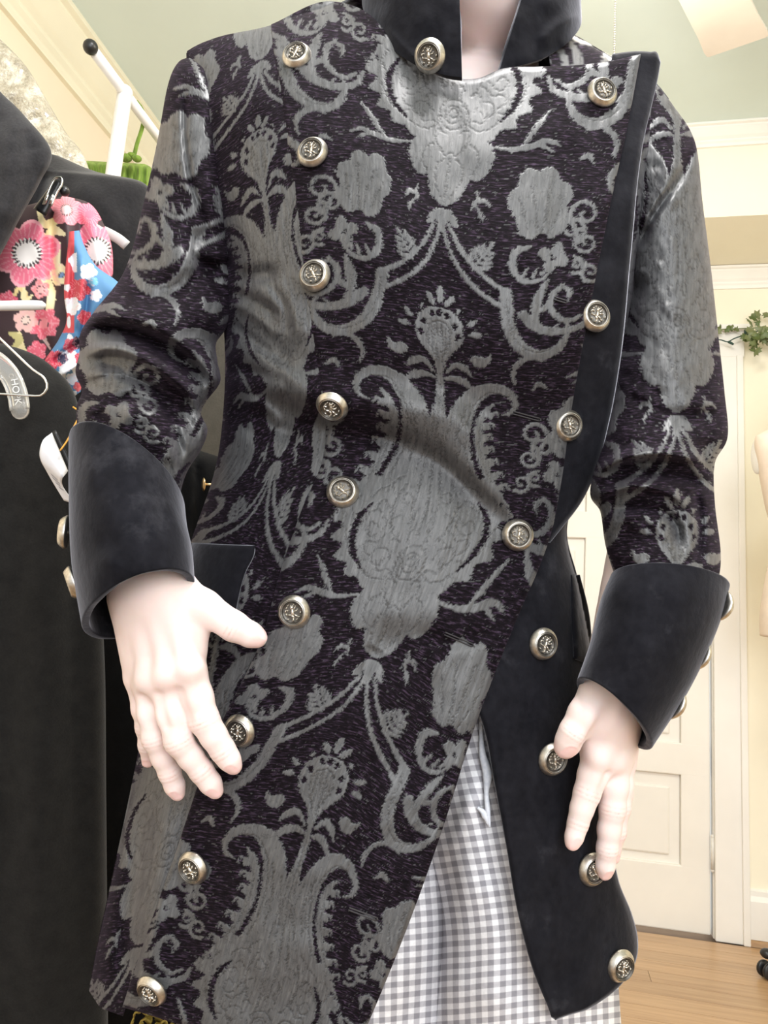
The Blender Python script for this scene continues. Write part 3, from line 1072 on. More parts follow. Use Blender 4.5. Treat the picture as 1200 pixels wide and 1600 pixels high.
# side panel left of the princess seam
side = panel('side_panel', lambda y: Lf(y) - 1, lambda y: SEAM(y) + 6,
             lambda u_: YSH(Lf(60) + (SEAM(60) - Lf(60)) * u_) + 1, spl([(0, 1548), (.15, 1560), (.35, 1574), (.6, 1580), (1, 1588)]), 110, 820, d_side, M['brocade'], coat, WARP_SIDE)
# front panel
top = spl([(0, 38), (.16, 2), (.26, 22), (.34, 70), (.42, 100), (.5, 122), (.56, 122), (.62, 108), (.72, 104), (.82, 102), (.93, 94), (1, 84)])
front = panel('front_panel', SEAM, EDGE, top, spl([(0, 1574), (.1, 1584), (.22, 1598), (.4, 1616), (1, 1640)]), 360, 960, d_front, M['brocade'], coat, WARP_FRONT, thick=.004, lip=.003)
# black velvet facing behind the brocade edge
facing = panel('velvet_facing', lambda y: EDGE(y) - 45, LAPEL, spl([(0, 84), (.5, 80), (.75, 81), (.92, 84), (1, 97)]), cst(848), 60, 260,
               d_vel, M['velvet'], coat, thick=.0018, lip=.0045)
# right side of the torso, mostly behind the arm
rside = panel('side_panel', lambda y: np.minimum(np.minimum(LAPEL(y), 955) - 45, np.interp(y, [0, 105, 200], [845, 860, 930])), lambda y: Rf(y) + 1, lambda u_: YSH(856 + 190 * u_) + 1, cst(930), 50, 260, lambda x, y: torso_d(x, y) + .006, M['brocade'], coat,
              lambda x, y: (x - 690, y))
# lower velvet front
VL = spl([(780, 800), (1000, 752), (1105, 744), (1123, 751), (1223, 772), (1323, 791), (1423, 808), (1523, 835), (1585, 860), (1640, 874)])
VR = spl([(780, 895), (830, 886), (900, 902), (960, 916), (1050, 928), (1200, 945), (1330, 958), (1380, 968), (1430, 988), (1470, 997), (1500, 994), (1530, 978), (1560, 946), (1580, 912), (1593, 880), (1640, 876)])
lvel = panel('velvet_front', lambda y: VL(y), VR, cst(790), spl([(0, 1590), (.4, 1594), (.75, 1588), (1, 1580)]), 110, 320,
             lambda x, y: torso_d(x, y) - .001, M['velvet'], coat, thick=.004, lip=.004)
# velvet pocket flaps on both hips
pk = panel('pocket_flap', spl([(840, 292), (1000, 250)]), spl([(840, 398), (865, 398), (895, 384), (940, 372), (1000, 366)]),
           spl([(0, 847), (.5, 850), (1, 852)]), spl([(0, 985), (.6, 990), (1, 975)]), 40, 60, lambda x, y: torso_d(x, y) - .006, M['velvet'], coat, thick=.004, lip=.004)
pk2 = panel('pocket_flap', spl([(890, 893), (1040, 897)]), spl([(890, 904), (960, 921), (1040, 926)]), cst(898), spl([(0, 1030), (1, 1040)]), 20, 60,
            lambda x, y: torso_d(x, y) - .008, M['velvet'], coat, thick=.004, lip=.004)


# ------------------------------------------------------------------ tubes: sleeves, cuffs, trouser legs, hanging cloth
def tube_cloth(name, stations, nr, nc, mat, parent, strokes=(), warp=None, thick=.002, noise=.0012, nscale=(30, 30), relief=.0007, cap=False, base=None, fold_gain=1.0, over=()):
    """stations: (ax, ay, bx, by, depth, depth radius, tilt px) - the ring runs from pixel a to pixel b, its near side is
    raised by tilt pixels"""
    ST = np.array(stations, float)
    f = spl(np.c_[np.arange(len(ST)), ST])
    q = f(np.linspace(0, len(ST) - 1, nr))
    t = np.linspace(0, 2 * np.pi, nc, endpoint=False)[None, :]
    c, s = np.cos(t), np.sin(t)
    ax, ay, bx, by, d0, rd, tl = [q[:, i][:, None] for i in range(7)]
    X = (ax + bx) / 2 - (bx - ax) / 2 * c
    Y = (ay + by) / 2 - (by - ay) / 2 * c - tl * s
    d = d0 - rd * s
    dsp = fold_gain * folds(X, Y, strokes) + steps(X, Y, over) + (.0009 * vnoise(X / 10, Y / 13) * (warp is not None)) + noise * vnoise(X / nscale[0] + 3 * (s < 0), Y / nscale[1])
    d = d - dsp * np.where(s > 0, np.minimum(1, s * 2.2), s)
    if warp is not None:
        # the cloth runs on around the back of the tube
        half = np.hypot(bx - ax, by - ay) / 2
        Xb = X + np.where(s < 0, -np.sign(c) * (1 - np.abs(c)) * half * 0, 0)
        ss, tt = warp(Xb, Y)
        sat, lin = weave(ss, tt)
        d = d - relief * (sat * .8 - lin * .7) * np.sign(s)
    P = W(X, Y, d)
    F = grid_faces(nr, nc, True)
    if cap:
        F = [tuple(f_) for f_ in F] + [tuple(range(nc))[::-1], tuple(range((nr - 1) * nc, nr * nc))]
    o = mesh_obj(name, P, F, mat, parent, base=base)
    if warp is not None:
        set_attr(o, 'pat', np.stack([sat, lin, 0 * sat], -1).reshape(-1, 3))
        set_vec(o, 'weave', np.stack([ss, tt], -1).reshape(-1, 2) / 100)
    if thick:
        solidify(o, thick, -1)
    o['_x'] = 0
    del o['_x']
    return o, (X, Y, P)


SL_FOLDS = [
    ([(132, 508), (175, 512), (230, 530), (290, 575), (335, 605)], 13, -.020),
    ([(128, 490), (190, 484), (250, 495), (300, 530)], 18, .012),
    ([(125, 545), (180, 545), (240, 575), (300, 625)], 14, .013),
    ([(128, 572), (180, 575), (230, 600), (290, 655), (312, 690)], 11, -.016),
    ([(130, 600), (180, 592), (240, 610), (285, 660)], 12, .009),
    ([(165, 625), (215, 622), (262, 640), (278, 690), (284, 730)], 9, -.012),
    ([(180, 650), (230, 650), (255, 690), (270, 740)], 18, .008),
    ([(150, 640), (160, 660), (180, 680)], 10, -.006),
    ([(340, 400), (300, 440), (230, 470), (170, 480)], 20, -.010),
    ([(300, 350), (330, 420), (345, 480)], 16, -.010),
    ([(290, 130), (288, 200), (300, 290), (335, 380)], 5, -.006),
    ([(230, 300), (260, 380), (320, 440)], 26, .006),
    ([(330, 530), (340, 570), (325, 620)], 12, .008),
]
SL = [(300, 88, 322, 100, .745, .010, 0), (278, 98, 346, 128, .745, .036, 0), (262, 134, 368, 205, .742, .052, 0), (246, 220, 372, 300, .735, .060, 2), (226, 310, 372, 395, .728, .062, 4),
      (196, 420, 368, 462, .715, .066, 8), (148, 486, 356, 508, .702, .070, 12), (126, 520, 338, 536, .694, .069, 13), (124, 552, 340, 566, .686, .071, 14), (118, 582, 344, 596, .676, .072, 15),
      (128, 610, 324, 624, .664, .064, 16), (120, 634, 314, 646, .656, .066, 16), (120, 660, 324, 672, .648, .064, 16), (126, 690, 314, 702, .638, .058, 16), (130, 722, 290, 742, .625, .050, 16), (135, 780, 275, 800, .612, .042, 14)]
SL_OVER = [([(124, 516), (180, 507), (240, 522), (300, 560), (340, 604)], .023, 22), ([(122, 562), (180, 552), (240, 576), (290, 620), (322, 664)], .021, 18), ([(126, 596), (185, 586), (240, 604), (284, 648)], .015, 16),
           ([(300, 396), (330, 410), (368, 404)], .012, 18)]
SR_OVER = [([(928, 742), (980, 722), (1040, 716), (1116, 730)], .020, 18), ([(926, 788), (985, 764), (1040, 774), (1082, 804)], .018, 16), ([(960, 832), (1010, 808), (1056, 830)], .009, 14), ([(975, 610), (1040, 640), (1132, 640)], .006, 30)]
warp_sl = lambda x, y: ((x - 405) * 1.0 + .10 * (y - 400), (y + 85) - .12 * (x - 250))
sl_r, SLG = tube_cloth('sleeve', SL, 420, 300, M['brocade'], coat, SL_FOLDS, warp_sl, thick=0, fold_gain=1.0, over=SL_OVER)

SR_FOLDS = [
    ([(1085, 215), (1076, 250), (1020, 340), (990, 400)], 7, -.010),
    ([(1060, 240), (1040, 300), (1000, 360)], 16, .006),
    ([(1000, 420), (985, 500), (975, 580)], 16, -.010),
    ([(1010, 610), (1060, 640), (1120, 650)], 14, -.006),
    ([(930, 745), (980, 715), (1050, 712), (1110, 735)], 11, .012),
    ([(935, 770), (1000, 742), (1060, 745), (1112, 760)], 10, -.015),
    ([(925, 772), (990, 765), (1040, 778), (1070, 800)], 12, .010),
    ([(950, 800), (1010, 795), (1055, 820), (1060, 870)], 9, -.011),
    ([(975, 830), (1020, 815), (1045, 850)], 11, .006),
    ([(1085, 760), (1095, 810), (1090, 880)], 7, -.009),
    ([(960, 670), (1020, 690), (1090, 680)], 14, .005),
    ([(1050, 420), (1060, 520), (1050, 620)], 30, .005), ([(1110, 680), (1100, 720), (1117, 740)], 10, -.006),
]
SR = [(1005, 112, 1022, 128, .745, .010, 0), (990, 190, 1052, 165, .745, .034, 0), (978, 262, 1086, 222, .740, .050, 0), (984, 340, 1098, 318, .732, .056, 2), (982, 430, 1111, 420, .722, .058, 4),
      (970, 520, 1122, 520, .710, .060, 6), (958, 600, 1132, 612, .695, .064, 8), (940, 690, 1137, 682, .675, .066, 10), (922, 768, 1117, 724, .655, .062, 10),
      (938, 800, 1117, 786, .640, .058, 10), (946, 852, 1126, 862, .625, .055, 10), (962, 905, 1122, 908, .612, .052, 10), (975, 950, 1105, 960, .605, .046, 10)]
warp_sr = lambda x, y: ((x - 1058) * 1.15, 180 + (y - 505) * 1.02)
sl_l, SRG = tube_cloth('sleeve', SR, 420, 280, M['brocade'], coat, SR_FOLDS, warp_sr, thick=0, fold_gain=1.1, over=SR_OVER)


def cuff(rings, nr, parent, noise=.0015, strokes=()):
    """turned-back velvet cuff; rings: (cx, cy, ax, ay, bx, by, depth centre, depth half, depth slope along a)"""
    R_ = np.array(rings, float)
    f = spl(np.c_[np.arange(len(R_)), R_])
    q = f(np.linspace(0, len(R_) - 1, nr))
    nc = 120
    t = np.linspace(0, 2 * np.pi, nc, endpoint=False)[None, :]
    c, s = np.cos(t), np.sin(t)
    g = [q[:, i][:, None] for i in range(9)]
    X = g[0] + g[2] * c + g[4] * s
    Y = g[1] + g[3] * c + g[5] * s
    d = g[6] - g[7] * s + g[8] * c
    d = d - (noise * vnoise(X / 28, Y / 34) + folds(X, Y, strokes)) * s
    o = mesh_obj('cuff', W(X, Y, d), grid_faces(nr, nc, True), M['velvet'], parent)
    md = solidify(o, .0055, -1)
    bv = o.modifiers.new('soft edge', 'BEVEL'); bv.width = .0022; bv.segments = 3; bv.limit_method = 'ANGLE'
    return o


cuff_r = cuff([(198, 738, 90, 46, -12, -66, .605, .058, .0), (200, 800, 92, 20, -12, -60, .592, .060, .0), (206, 870, 94, -12, -12, -52, .578, .060, 0), (216, 944, 88, -36, -10, -42, .566, .056, 0)], 60, coat,
              strokes=[([(130, 960), (150, 900), (190, 860)], 26, .004), ([(250, 780), (280, 850), (290, 900)], 18, -.003)])
cuff_l = cuff([(1048, 906, 93, 6, -4, -27, .612, .052, 0), (1030, 960, 92, 20, 2, -26, .602, .053, 0), (1000, 1040, 78, 36, 8, -22, .592, .050, 0), (960, 1116, 58, 54, 14, -17, .584, .044, 0)], 60, coat)

# ------------------------------------------------------------------ velvet stand collar
CS = [(722, 121, .625, 716, -70, .640), (690, 116, .627, 676, -85, .642), (648, 101, .634, 632, -100, .655), (598, 62, .664, 588, -115, .69), (566, 0, .735, 566, -125, .74),
      (620, -50, .82, 630, -140, .81), (750, -70, .855, 760, -150, .84), (870, -40, .82, 865, -140, .81), (908, 22, .745, 902, -115, .745), (894, 60, .70, 890, -95, .705),
      (850, 90, .672, 868, -80, .685), (780, 112, .655, 836, -70, .672)]
f = spl(np.c_[np.arange(len(CS)), np.array(CS, float)])
q = f(np.linspace(0, len(CS) - 1, 140))
w = np.linspace(0, 1, 46)[:, None]
X = q[:, 0] + (q[:, 3] - q[:, 0]) * w
Y = q[:, 1] + (q[:, 4] - q[:, 1]) * w
dc = q[:, 2] + (q[:, 5] - q[:, 2]) * w - .004 * np.sin(w * np.pi) + .0015 * vnoise(X / 22, Y / 30)
dc = dc - folds(X, Y, [([(905, 18), (870, 40), (840, 70)], 9, .004), ([(880, 70), (850, 88)], 10, -.003), ([(600, 40), (650, 90), (700, 112)], 6, .002)])
collar = mesh_obj('collar', W(X, Y, dc), grid_faces(46, 140), M['velvet'], coat)
solidify(collar, .005, 1)
bv = collar.modifiers.new('soft edge', 'BEVEL'); bv.width = .002; bv.segments = 3; bv.limit_method = 'ANGLE'

# ------------------------------------------------------------------ buttons
def button_mesh():
    prof = [(.0, .0012), (.0100, .0012), (.0124, .0020), (.0130, .0030), (.0128, .0040), (.0112, .0064), (.0102, .0076), (.0097, .0080), (.0094, .0078), (.0092, .0070),
            (.0089, .0070), (.0087, .0077), (.0083, .0077), (.0080, .0068), (.0078, .0060), (.0050, .0064), (.0, .0066)]
    V, F = lathe(prof, (0, 0, 0), 36)
    V = [np.array(v_) for v_ in V]; F = list(F)
    mi = []
    for f_ in F:
        r_ = f_[0] // 36
        mi.append(1 if r_ >= 8 and r_ not in (10, 11) or r_ >= 13 else 0)
    mb = MB()
    # shank
    mb.tube([(0, 0, -.003), (0, 0, .0015)], .0018, 8)
    # raised emblem: a prancing beast with curling tail among leaves
    def leaf(x, y, l, w_, a, z=.0066):
        ax = np.array([[math.cos(a), math.sin(a), 0], [-math.sin(a), math.cos(a), 0], [0, 0, 1]])
        mb.ball((x * 1e-3, y * 1e-3, z), (l * 1e-3, w_ * 1e-3, .0014), 10, 6, ax)
    leaf(0.2, 0.2, 3.1, 1.3, 1.15); leaf(1.4, 3.4, 1.7, 1.35, .5); leaf(2.9, 4.0, 1.1, .7, -.2); leaf(1.7, 4.9, 1.0, .55, 1.4)
    leaf(3.2, 1.8, 1.9, .6, .35); leaf(4.9, 2.7, .9, .55, 1.2); leaf(2.9, -.2, 1.9, .6, -.35); leaf(4.6, -.2, .9, .55, .7)
    leaf(-1.3, -2.6, 1.7, 1.0, 1.9); leaf(-2.2, -4.8, 1.6, .6, 1.0); leaf(-3.6, -5.2, .9, .5, .1); leaf(1.2, -3.1, 1.9, .75, -1.1); leaf(2.4, -5.2, 1.3, .55, -.5)
    leaf(-2.9, -.2, 1.9, .55, 2.5); leaf(-4.7, 1.3, 1.4, .6, 1.5); leaf(-4.2, 3.6, 1.4, .7, .7); leaf(-2.6, 3.4, 1.3, .55, 2.3); leaf(-2.0, 5.4, 1.2, .55, .2)
    leaf(5.6, -3.3, 1.1, .6, .9); leaf(-5.6, -2.2, 1.1, .6, -.9); leaf(.2, -6.0, 1.2, .5, 0.1); leaf(.1, 6.3, 1.1, .5, .2); leaf(4.4, 4.7, 1.0, .5, 2.3)
    n0 = len(V)
    V += list(np.concatenate(mb.v)); 
    for f_ in mb.f:
        F.append(tuple(i + n0 for i in f_)); mi.append(0)
    o = mesh_obj('button', np.array(V) + root_loc(coat), F, [M['silver'], M['silver_dark']], coat)
    o.data.polygons.foreach_set('material_index', np.array(mi, dtype=np.int32))
    return o


_btn = [None]


def put_button(p, n, spin=0.0, scale=1.0, up=None):
    if _btn[0] is None:
        o = _btn[0] = button_mesh()
    else:
        o = copy_of(_btn[0], parent=coat)
    n = np.asarray(n, float); n = n / np.linalg.norm(n)
    upv = UPV if up is None else np.asarray(up, float)
    x = np.cross(upv, n); x /= np.linalg.norm(x)
    y = np.cross(n, x)
    c_, s_ = math.cos(spin), math.sin(spin)
    x, y = x * c_ + y * s_, -x * s_ + y * c_
    mt = Matrix.Identity(4)
    p = np.asarray(p) - root_loc(coat)
    for i in range(3):
        mt[i][0], mt[i][1], mt[i][2], mt[i][3] = x[i] * scale, y[i] * scale, n[i] * scale, p[i]
    o.matrix_basis = mt
    return o


def surf_normal(dfun, x, y):
    e = 6.0
    g = lambda a, b_: W(np.array([a]), np.array([b_]), dfun(np.array([a], float), np.array([b_], float)))[0]
    n = np.cross(g(x + e, y) - g(x - e, y), g(x, y - e) - g(x, y + e))
    n /= np.linalg.norm(n)
    if np.dot(n, FWD) > 0: n = -n
    return g(x, y), n


TOCAM = -FWD


def torso_button(x, y, dfun, lift=.001, tilt=(0, 0), spin=0.0, blend=.5, scale=1.0):
    p, n = surf_normal(dfun, x, y)
    n = n * blend + TOCAM * (1 - blend) + RGT * tilt[0] - UPV * tilt[1]
    n /= np.linalg.norm(n)
    return put_button(p + n * lift, n, spin, scale)


for (x, y, tx, ty, sp_) in ((465, 92, 0, 0, .1), (490, 242, -.05, 0, .4), (494, 433, -.02, 0, .9), (521, 631, -.1, .42, .2), (536, 770, 0, 0, 1.3),
                            (462, 955, -.12, .14, .6), (379, 1139, -.2, .12, .3), (306, 1352, -.22, .2, 1.0), (242, 1541, -.3, .34, .5), (938, 149, .02, .02, .8), (807, 836, 0, 0, .3)):
    torso_button(x, y, d_front, .0005, (tx, ty), sp_)
for (x, y, tx, ty, sp_) in ((926, 496, .12, -.1, .2), (884, 665, .15, 0, .7)):
    torso_button(x, y, d_vel, .0005, (tx, ty), sp_, .3)
for (x, y, tx, ty, sp_) in ((845, 1005, .16, .02, .1), (860, 1184, .12, .04, .5), (921, 1356, .14, 0, .9), (965, 1505, .14, .05, .3)):
    torso_button(x, y, lambda a, b_: torso_d(a, b_) - .001, .0005, (tx, ty), sp_, .35)
put_button(W(673, 88, .6255), TOCAM * .8 - RGT * .30 - UPV * .42, .4)
for (x, y, d_, nx, ny, nz) in ((110, 832, .592, -.97, -.10, .25), (122, 908, .578, -.90, .32, .42)):
    put_button(W(x, y, d_), RGT * nx - UPV * ny + TOCAM * nz, .5)
for (x, y, d_, nx, ny, nz) in ((1120, 944, .608, .86, .42, -.25), (1085, 1020, .600, .86, .46, -.25), (1046, 1096, .592, .86, .46, -.25)):
    put_button(W(x, y, d_), RGT * nx - UPV * ny + TOCAM * nz, .5)

# ------------------------------------------------------------------ worked buttonholes
t = NT('buttonhole thread')
t.setp(Roughness=.7); t.bsdf.inputs['Base Color'].default_value = (.03, .027, .03, 1)
M['thread'] = t.m
for pts in ([(866, 466), (885, 472)], [(802, 645), (843, 656)], [(778, 822), (806, 831)], [(695, 990), (738, 1008)], [(545, 1420), (588, 1436)]):
    (x0, y0), (x1, y1) = pts
    xs = np.linspace(x0, x1, 9); ys = np.linspace(y0, y1, 9)
    dd_ = d_front(xs, ys) - .0012
    P = W(xs, ys, dd_)
    off = np.linspace(0, 2 * math.pi, 9)
    mb = MB()
    nrm = np.array([-(y1 - y0), x1 - x0]) / math.hypot(x1 - x0, y1 - y0)
    for s_ in (-1, 1):
        xs2 = xs + nrm[0] * s_ * 2.0; ys2 = ys + nrm[1] * s_ * 2.0
        mb.tube(W(xs2, ys2, d_front(xs2, ys2) - .001), .0006, 6)
    mb.tube(W(xs[-1] + np.array([nrm[0] * 2.0, (x1 - x0) * .06, -nrm[0] * 2.0]), ys[-1] + np.array([nrm[1] * 2.0, (y1 - y0) * .06, -nrm[1] * 2.0]), d_front(xs[-1:], ys[-1:])[0] - .001), .0006, 6)
    mb.build('buttonhole', M['thread'], coat)
# ================================================================== the body (neck, head, arms, hands) and trousers
def surface_net(F, org, h):
    """iso-surface of a sampled distance field (inside < 0)"""
    sg = F < 0
    n0, n1, n2 = F.shape
    acc = np.zeros((n0 - 1, n1 - 1, n2 - 1, 3), np.float32)
    cnt = np.zeros((n0 - 1, n1 - 1, n2 - 1), np.float32)
    I = np.stack(np.meshgrid(np.arange(n0), np.arange(n1), np.arange(n2), indexing='ij'), -1)
    for ax in range(3):
        sl0 = [slice(None)] * 3; sl1 = [slice(None)] * 3
        sl0[ax] = slice(0, -1); sl1[ax] = slice(1, None)
        a, b_ = F[tuple(sl0)], F[tuple(sl1)]
        cr = sg[tuple(sl0)] != sg[tuple(sl1)]
        idx = np.argwhere(cr)
        t = (a[cr] / (a[cr] - b_[cr]))
        pos = idx.astype(np.float32); pos[:, ax] += t
        o1, o2 = [q for q in range(3) if q != ax]
        for da in (0, 1):
            for db in (0, 1):
                c = idx.copy(); c[:, o1] -= da; c[:, o2] -= db
                ok = (c >= 0).all(1) & (c[:, 0] < n0 - 1) & (c[:, 1] < n1 - 1) & (c[:, 2] < n2 - 1)
                np.add.at(acc, tuple(c[ok].T), pos[ok]); np.add.at(cnt, tuple(c[ok].T), 1)
    act = cnt > 0
    vid = -np.ones(act.shape, int); vid[act] = np.arange(act.sum())
    V = acc[act] / cnt[act][:, None] * h + org
    Q = []
    for ax in range(3):
        sl0 = [slice(None)] * 3; sl1 = [slice(None)] * 3
        sl0[ax] = slice(0, -1); sl1[ax] = slice(1, None)
        cr = sg[tuple(sl0)] != sg[tuple(sl1)]
        idx = np.argwhere(cr)
        o1, o2 = [(1, 2), (2, 0), (0, 1)][ax]
        ok = (idx[:, o1] > 0) & (idx[:, o2] > 0)
        idx = idx[ok]
        ok = (idx[:, o1] < act.shape[o1]) & (idx[:, o2] < act.shape[o2]) & (idx[:, ax] < act.shape[ax])
        idx = idx[ok]
        e1 = np.zeros(3, int); e1[o1] = 1; e2 = np.zeros(3, int); e2[o2] = 1
        q = np.stack([vid[tuple((idx - e1 - e2).T)], vid[tuple((idx - e2).T)], vid[tuple(idx.T)], vid[tuple((idx - e1).T)]], -1)
        flip = sg[tuple(sl0)][tuple(idx.T)]
        q[flip] = q[flip][:, ::-1]
        Q.append(q)
    return V, np.concatenate(Q)


def smin(a, b_, k):
    h = np.clip(.5 + .5 * (b_ - a) / k, 0, 1)
    return b_ + (a - b_) * h - k * h * (1 - h)


def cone_sdf(P, a, b_, ra, rb):
    a = np.asarray(a); u = np.asarray(b_) - a
    t = np.clip(((P - a) @ u) / (u @ u + 1e-12), 0, 1)
    return np.linalg.norm(P - a - t[..., None] * u, axis=-1) - (ra + (rb - ra) * t)


def ell_sdf(P, c, r, R_=None):
    q = P - np.asarray(c)
    if R_ is not None: q = q @ np.asarray(R_).T
    r = np.asarray(r)
    k0 = np.linalg.norm(q / r, axis=-1); k1 = np.linalg.norm(q / (r * r), axis=-1)
    return k0 * (k0 - 1) / (k1 + 1e-9)


def CF(x, y, d):
    """photograph pixel and distance -> camera-frame metres (right, up, away)"""
    return np.array([(x - 600) / FPX * d, (800 - y) / FPX * d, d])


def cam2world(V):
    return CAM + V[:, :1] * RGT + V[:, 1:2] * UPV + V[:, 2:3] * FWD


def field(prims, lo, hi, h):
    ax = [np.arange(lo[i], hi[i] + h, h) for i in range(3)]
    G = np.stack(np.meshgrid(*ax, indexing='ij'), -1).astype(np.float32)
    F = np.full(G.shape[:3], 1e3, np.float32)
    for p in prims:
        k = p[-1]
        if p[0] == 'c':
            a, b_, ra, rb = p[1:5]
            m_ = max(ra, rb) + abs(k) * 1.5 + 4 * h
            bl, bh = np.minimum(a, b_) - m_, np.maximum(a, b_) + m_
        else:
            m_ = max(p[2]) + abs(k) * 1.5 + 4 * h
            bl, bh = np.asarray(p[1]) - m_, np.asarray(p[1]) + m_
        s_ = tuple(slice(max(0, int((bl[i] - lo[i]) / h)), max(0, int((bh[i] - lo[i]) / h) + 2)) for i in range(3))
        sub = G[s_]
        if sub.size == 0: continue
        f_ = cone_sdf(sub, p[1], p[2], p[3], p[4]) if p[0] == 'c' else ell_sdf(sub, p[1], p[2], p[3] if len(p) > 4 else None)
        if k < 0:      # carve
            F[s_] = -smin(-F[s_], f_, -k)
        else:
            F[s_] = smin(F[s_], f_, k)
    return surface_net(F, np.array(lo, float), h)


def hand_prims(fingers, bones, k=.006):
    """fingers: lists of (x, y, d, radius px); bones: (p, q) pairs of the same"""
    pr = []
    for a, b_, kk in bones:
        pr.append(('c', CF(*a[:3]), CF(*b_[:3]), a[3] * a[2] / FPX, b_[3] * b_[2] / FPX, kk))
    for fg in fingers:
        for a, b_ in zip(fg[:-1], fg[1:]):
            pr.append(('c', CF(*a[:3]), CF(*b_[:3]), a[3] * a[2] / FPX, b_[3] * b_[2] / FPX, k))
    return pr


def od(x, y, off, wid=0):
    return float(torso_d(np.array([float(x)]), np.array([float(y)]), wid, 1.0)[0]) - .011 - off


# ---- wearer's right hand, spread on the hip
RH = dict(
    thumb=[(274, 927, .574, 34), (318, 949, .572, 27), (366, 979, .572, 22.5), (392, 992, .574, 18.5), (403, 997, .575, 14.5)],
    index=[(297, 1052, .564, 26), (308, 1090, .561, 24), (319, 1125, .560, 22.5), (334, 1150, .561, 20), (348, 1172, .563, 18.5), (359, 1188, .564, 16), (366, 1198, .565, 12)],
    middle=[(258, 1068, .566, 24), (268, 1116, .562, 22), (279, 1158, .562, 21), (298, 1183, .566, 18.5), (315, 1205, .569, 17.5), (329, 1224, .571, 16), (337, 1236, .572, 12)],
    ring=[(230, 1072, .574, 21), (235, 1114, .573, 19), (241, 1154, .574, 18), (254, 1183, .579, 16.5), (265, 1207, .583, 16), (273, 1228, .586, 14.5), (278, 1240, .587, 11)],
    pinky=[(213, 1060, .586, 17), (221, 1108, .588, 14), (226, 1136, .591, 13), (230, 1164, .596, 12.5), (231, 1190, .602, 9.5)])
bonesR = [((236, 860, .590, 44), (232, 925, .582, 50), .01), ((206, 935, .588, 32), (213, 1056, .588, 18), .014), ((222, 935, .582, 36), (230, 1070, .577, 20), .016),
          ((245, 930, .577, 38), (258, 1068, .569, 22), .016), ((264, 925, .574, 38), (296, 1052, .567, 24), .016), ((252, 925, .576, 40), (306, 968, .577, 24), .016),
          ((288, 955, .582, 18), (300, 1015, .575, 15), .016)]
prR = hand_prims(list(RH.values()), bonesR, .0045)
for (x, y, d_, r) in ((296, 1046, .553, 15), (258, 1058, .555, 14), (229, 1064, .563, 12)):
    prR.append(('e', CF(x, y, d_), (r * d_ / FPX,) * 3, .014))
for (x0, y0, x1, y1, d_, r) in ((277, 1085, 290, 1125, .549, 5), (246, 1090, 258, 1135, .551, 5), (222, 1092, 232, 1130, .561, 4)):
    prR.append(('c', CF(x0, y0, d_), CF(x1, y1, d_), r * d_ / FPX, r * d_ / FPX, -.006))
for (x0, y0, x1, y1, d0_, d1_) in ((246, 950, 257, 1050, .562, .5545), (262, 945, 293, 1040, .560, .5525), (224, 950, 229, 1055, .569, .562)):
    prR.append(('c', CF(x0, y0, d0_), CF(x1, y1, d1_), .0028, .0036, .010))

# ---- wearer's left hand, holding the velvet edge
LH = dict(
    thumb=[(936, 1086, .588, 30), (914, 1117, .581, 25.5), (897, 1145, .580, 22.5), (887, 1161, .582, 19), (882, 1169, .583, 15.5)],
    index=[(936, 1184, .598, 25), (926, 1212, .594, 22), (917, 1240, .592, 19.5), (909, 1264, .590, 17), (903, 1287, .589, 15), (897, 1308, .587, 13), (894, 1318, .586, 10.5)],
    middle=[(962, 1190, .608, 23), (960, 1228, .602, 21), (957, 1264, .600, 19.5), (952, 1296, .600, 17), (949, 1326, .600, 15.5), (946, 1352, .602, 13.5), (945, 1364, .603, 11)],
    ring=[(974, 1190, .622, 18), (972, 1228, .618, 16), (969, 1262, .617, 15), (964, 1300, .618, 13), (958, 1340, .621, 10)],
    pinky=[(978, 1180, .634, 14), (976, 1240, .636, 12), (968, 1290, .640, 10)])
bonesL = [((955, 1040, .597, 40), (954, 1105, .595, 42), .01), ((942, 1105, .592, 32), (936, 1184, .599, 24), .016), ((958, 1110, .598, 32), (961, 1190, .609, 22), .016),
          ((972, 1120, .608, 24), (974, 1190, .622, 17), .014), ((978, 1125, .618, 20), (978, 1180, .634, 14), .014), ((945, 1085, .592, 30), (928, 1112, .587, 24), .012),
          ((930, 1118, .594, 18), (930, 1165, .598, 18), .014)]
prL = hand_prims(list(LH.values()), bonesL, .0045)
for (x, y, d_, r) in ((935, 1184, .586, 13), (961, 1190, .596, 12)):
    prL.append(('e', CF(x, y, d_), (r * d_ / FPX,) * 3, .012))
prL.append(('c', CF(958, 1104, .566), CF(920, 1166, .574), .003, .0045, -.007))
prL.append(('c', CF(950, 1212, .584), CF(940, 1250, .580), .002, .003, -.005))


def bounds(pr, m_=.012):
    A = []
    for p in pr:
        if p[-1] < 0: continue
        if p[0] == 'c':
            r = max(p[3], p[4]); A += [p[1] - r, p[1] + r, p[2] - r, p[2] + r]
        else:
            A += [np.asarray(p[1]) - max(p[2]), np.asarray(p[1]) + max(p[2])]
    A = np.array(A)
    return A.min(0) - m_, A.max(0) + m_


hands = []
for pr, fingers in ((prR, RH), (prL, LH)):
    lo, hi = bounds(pr)
    V, Q = field(pr, lo, hi, .001)
    hands.append((V, Q, fingers))

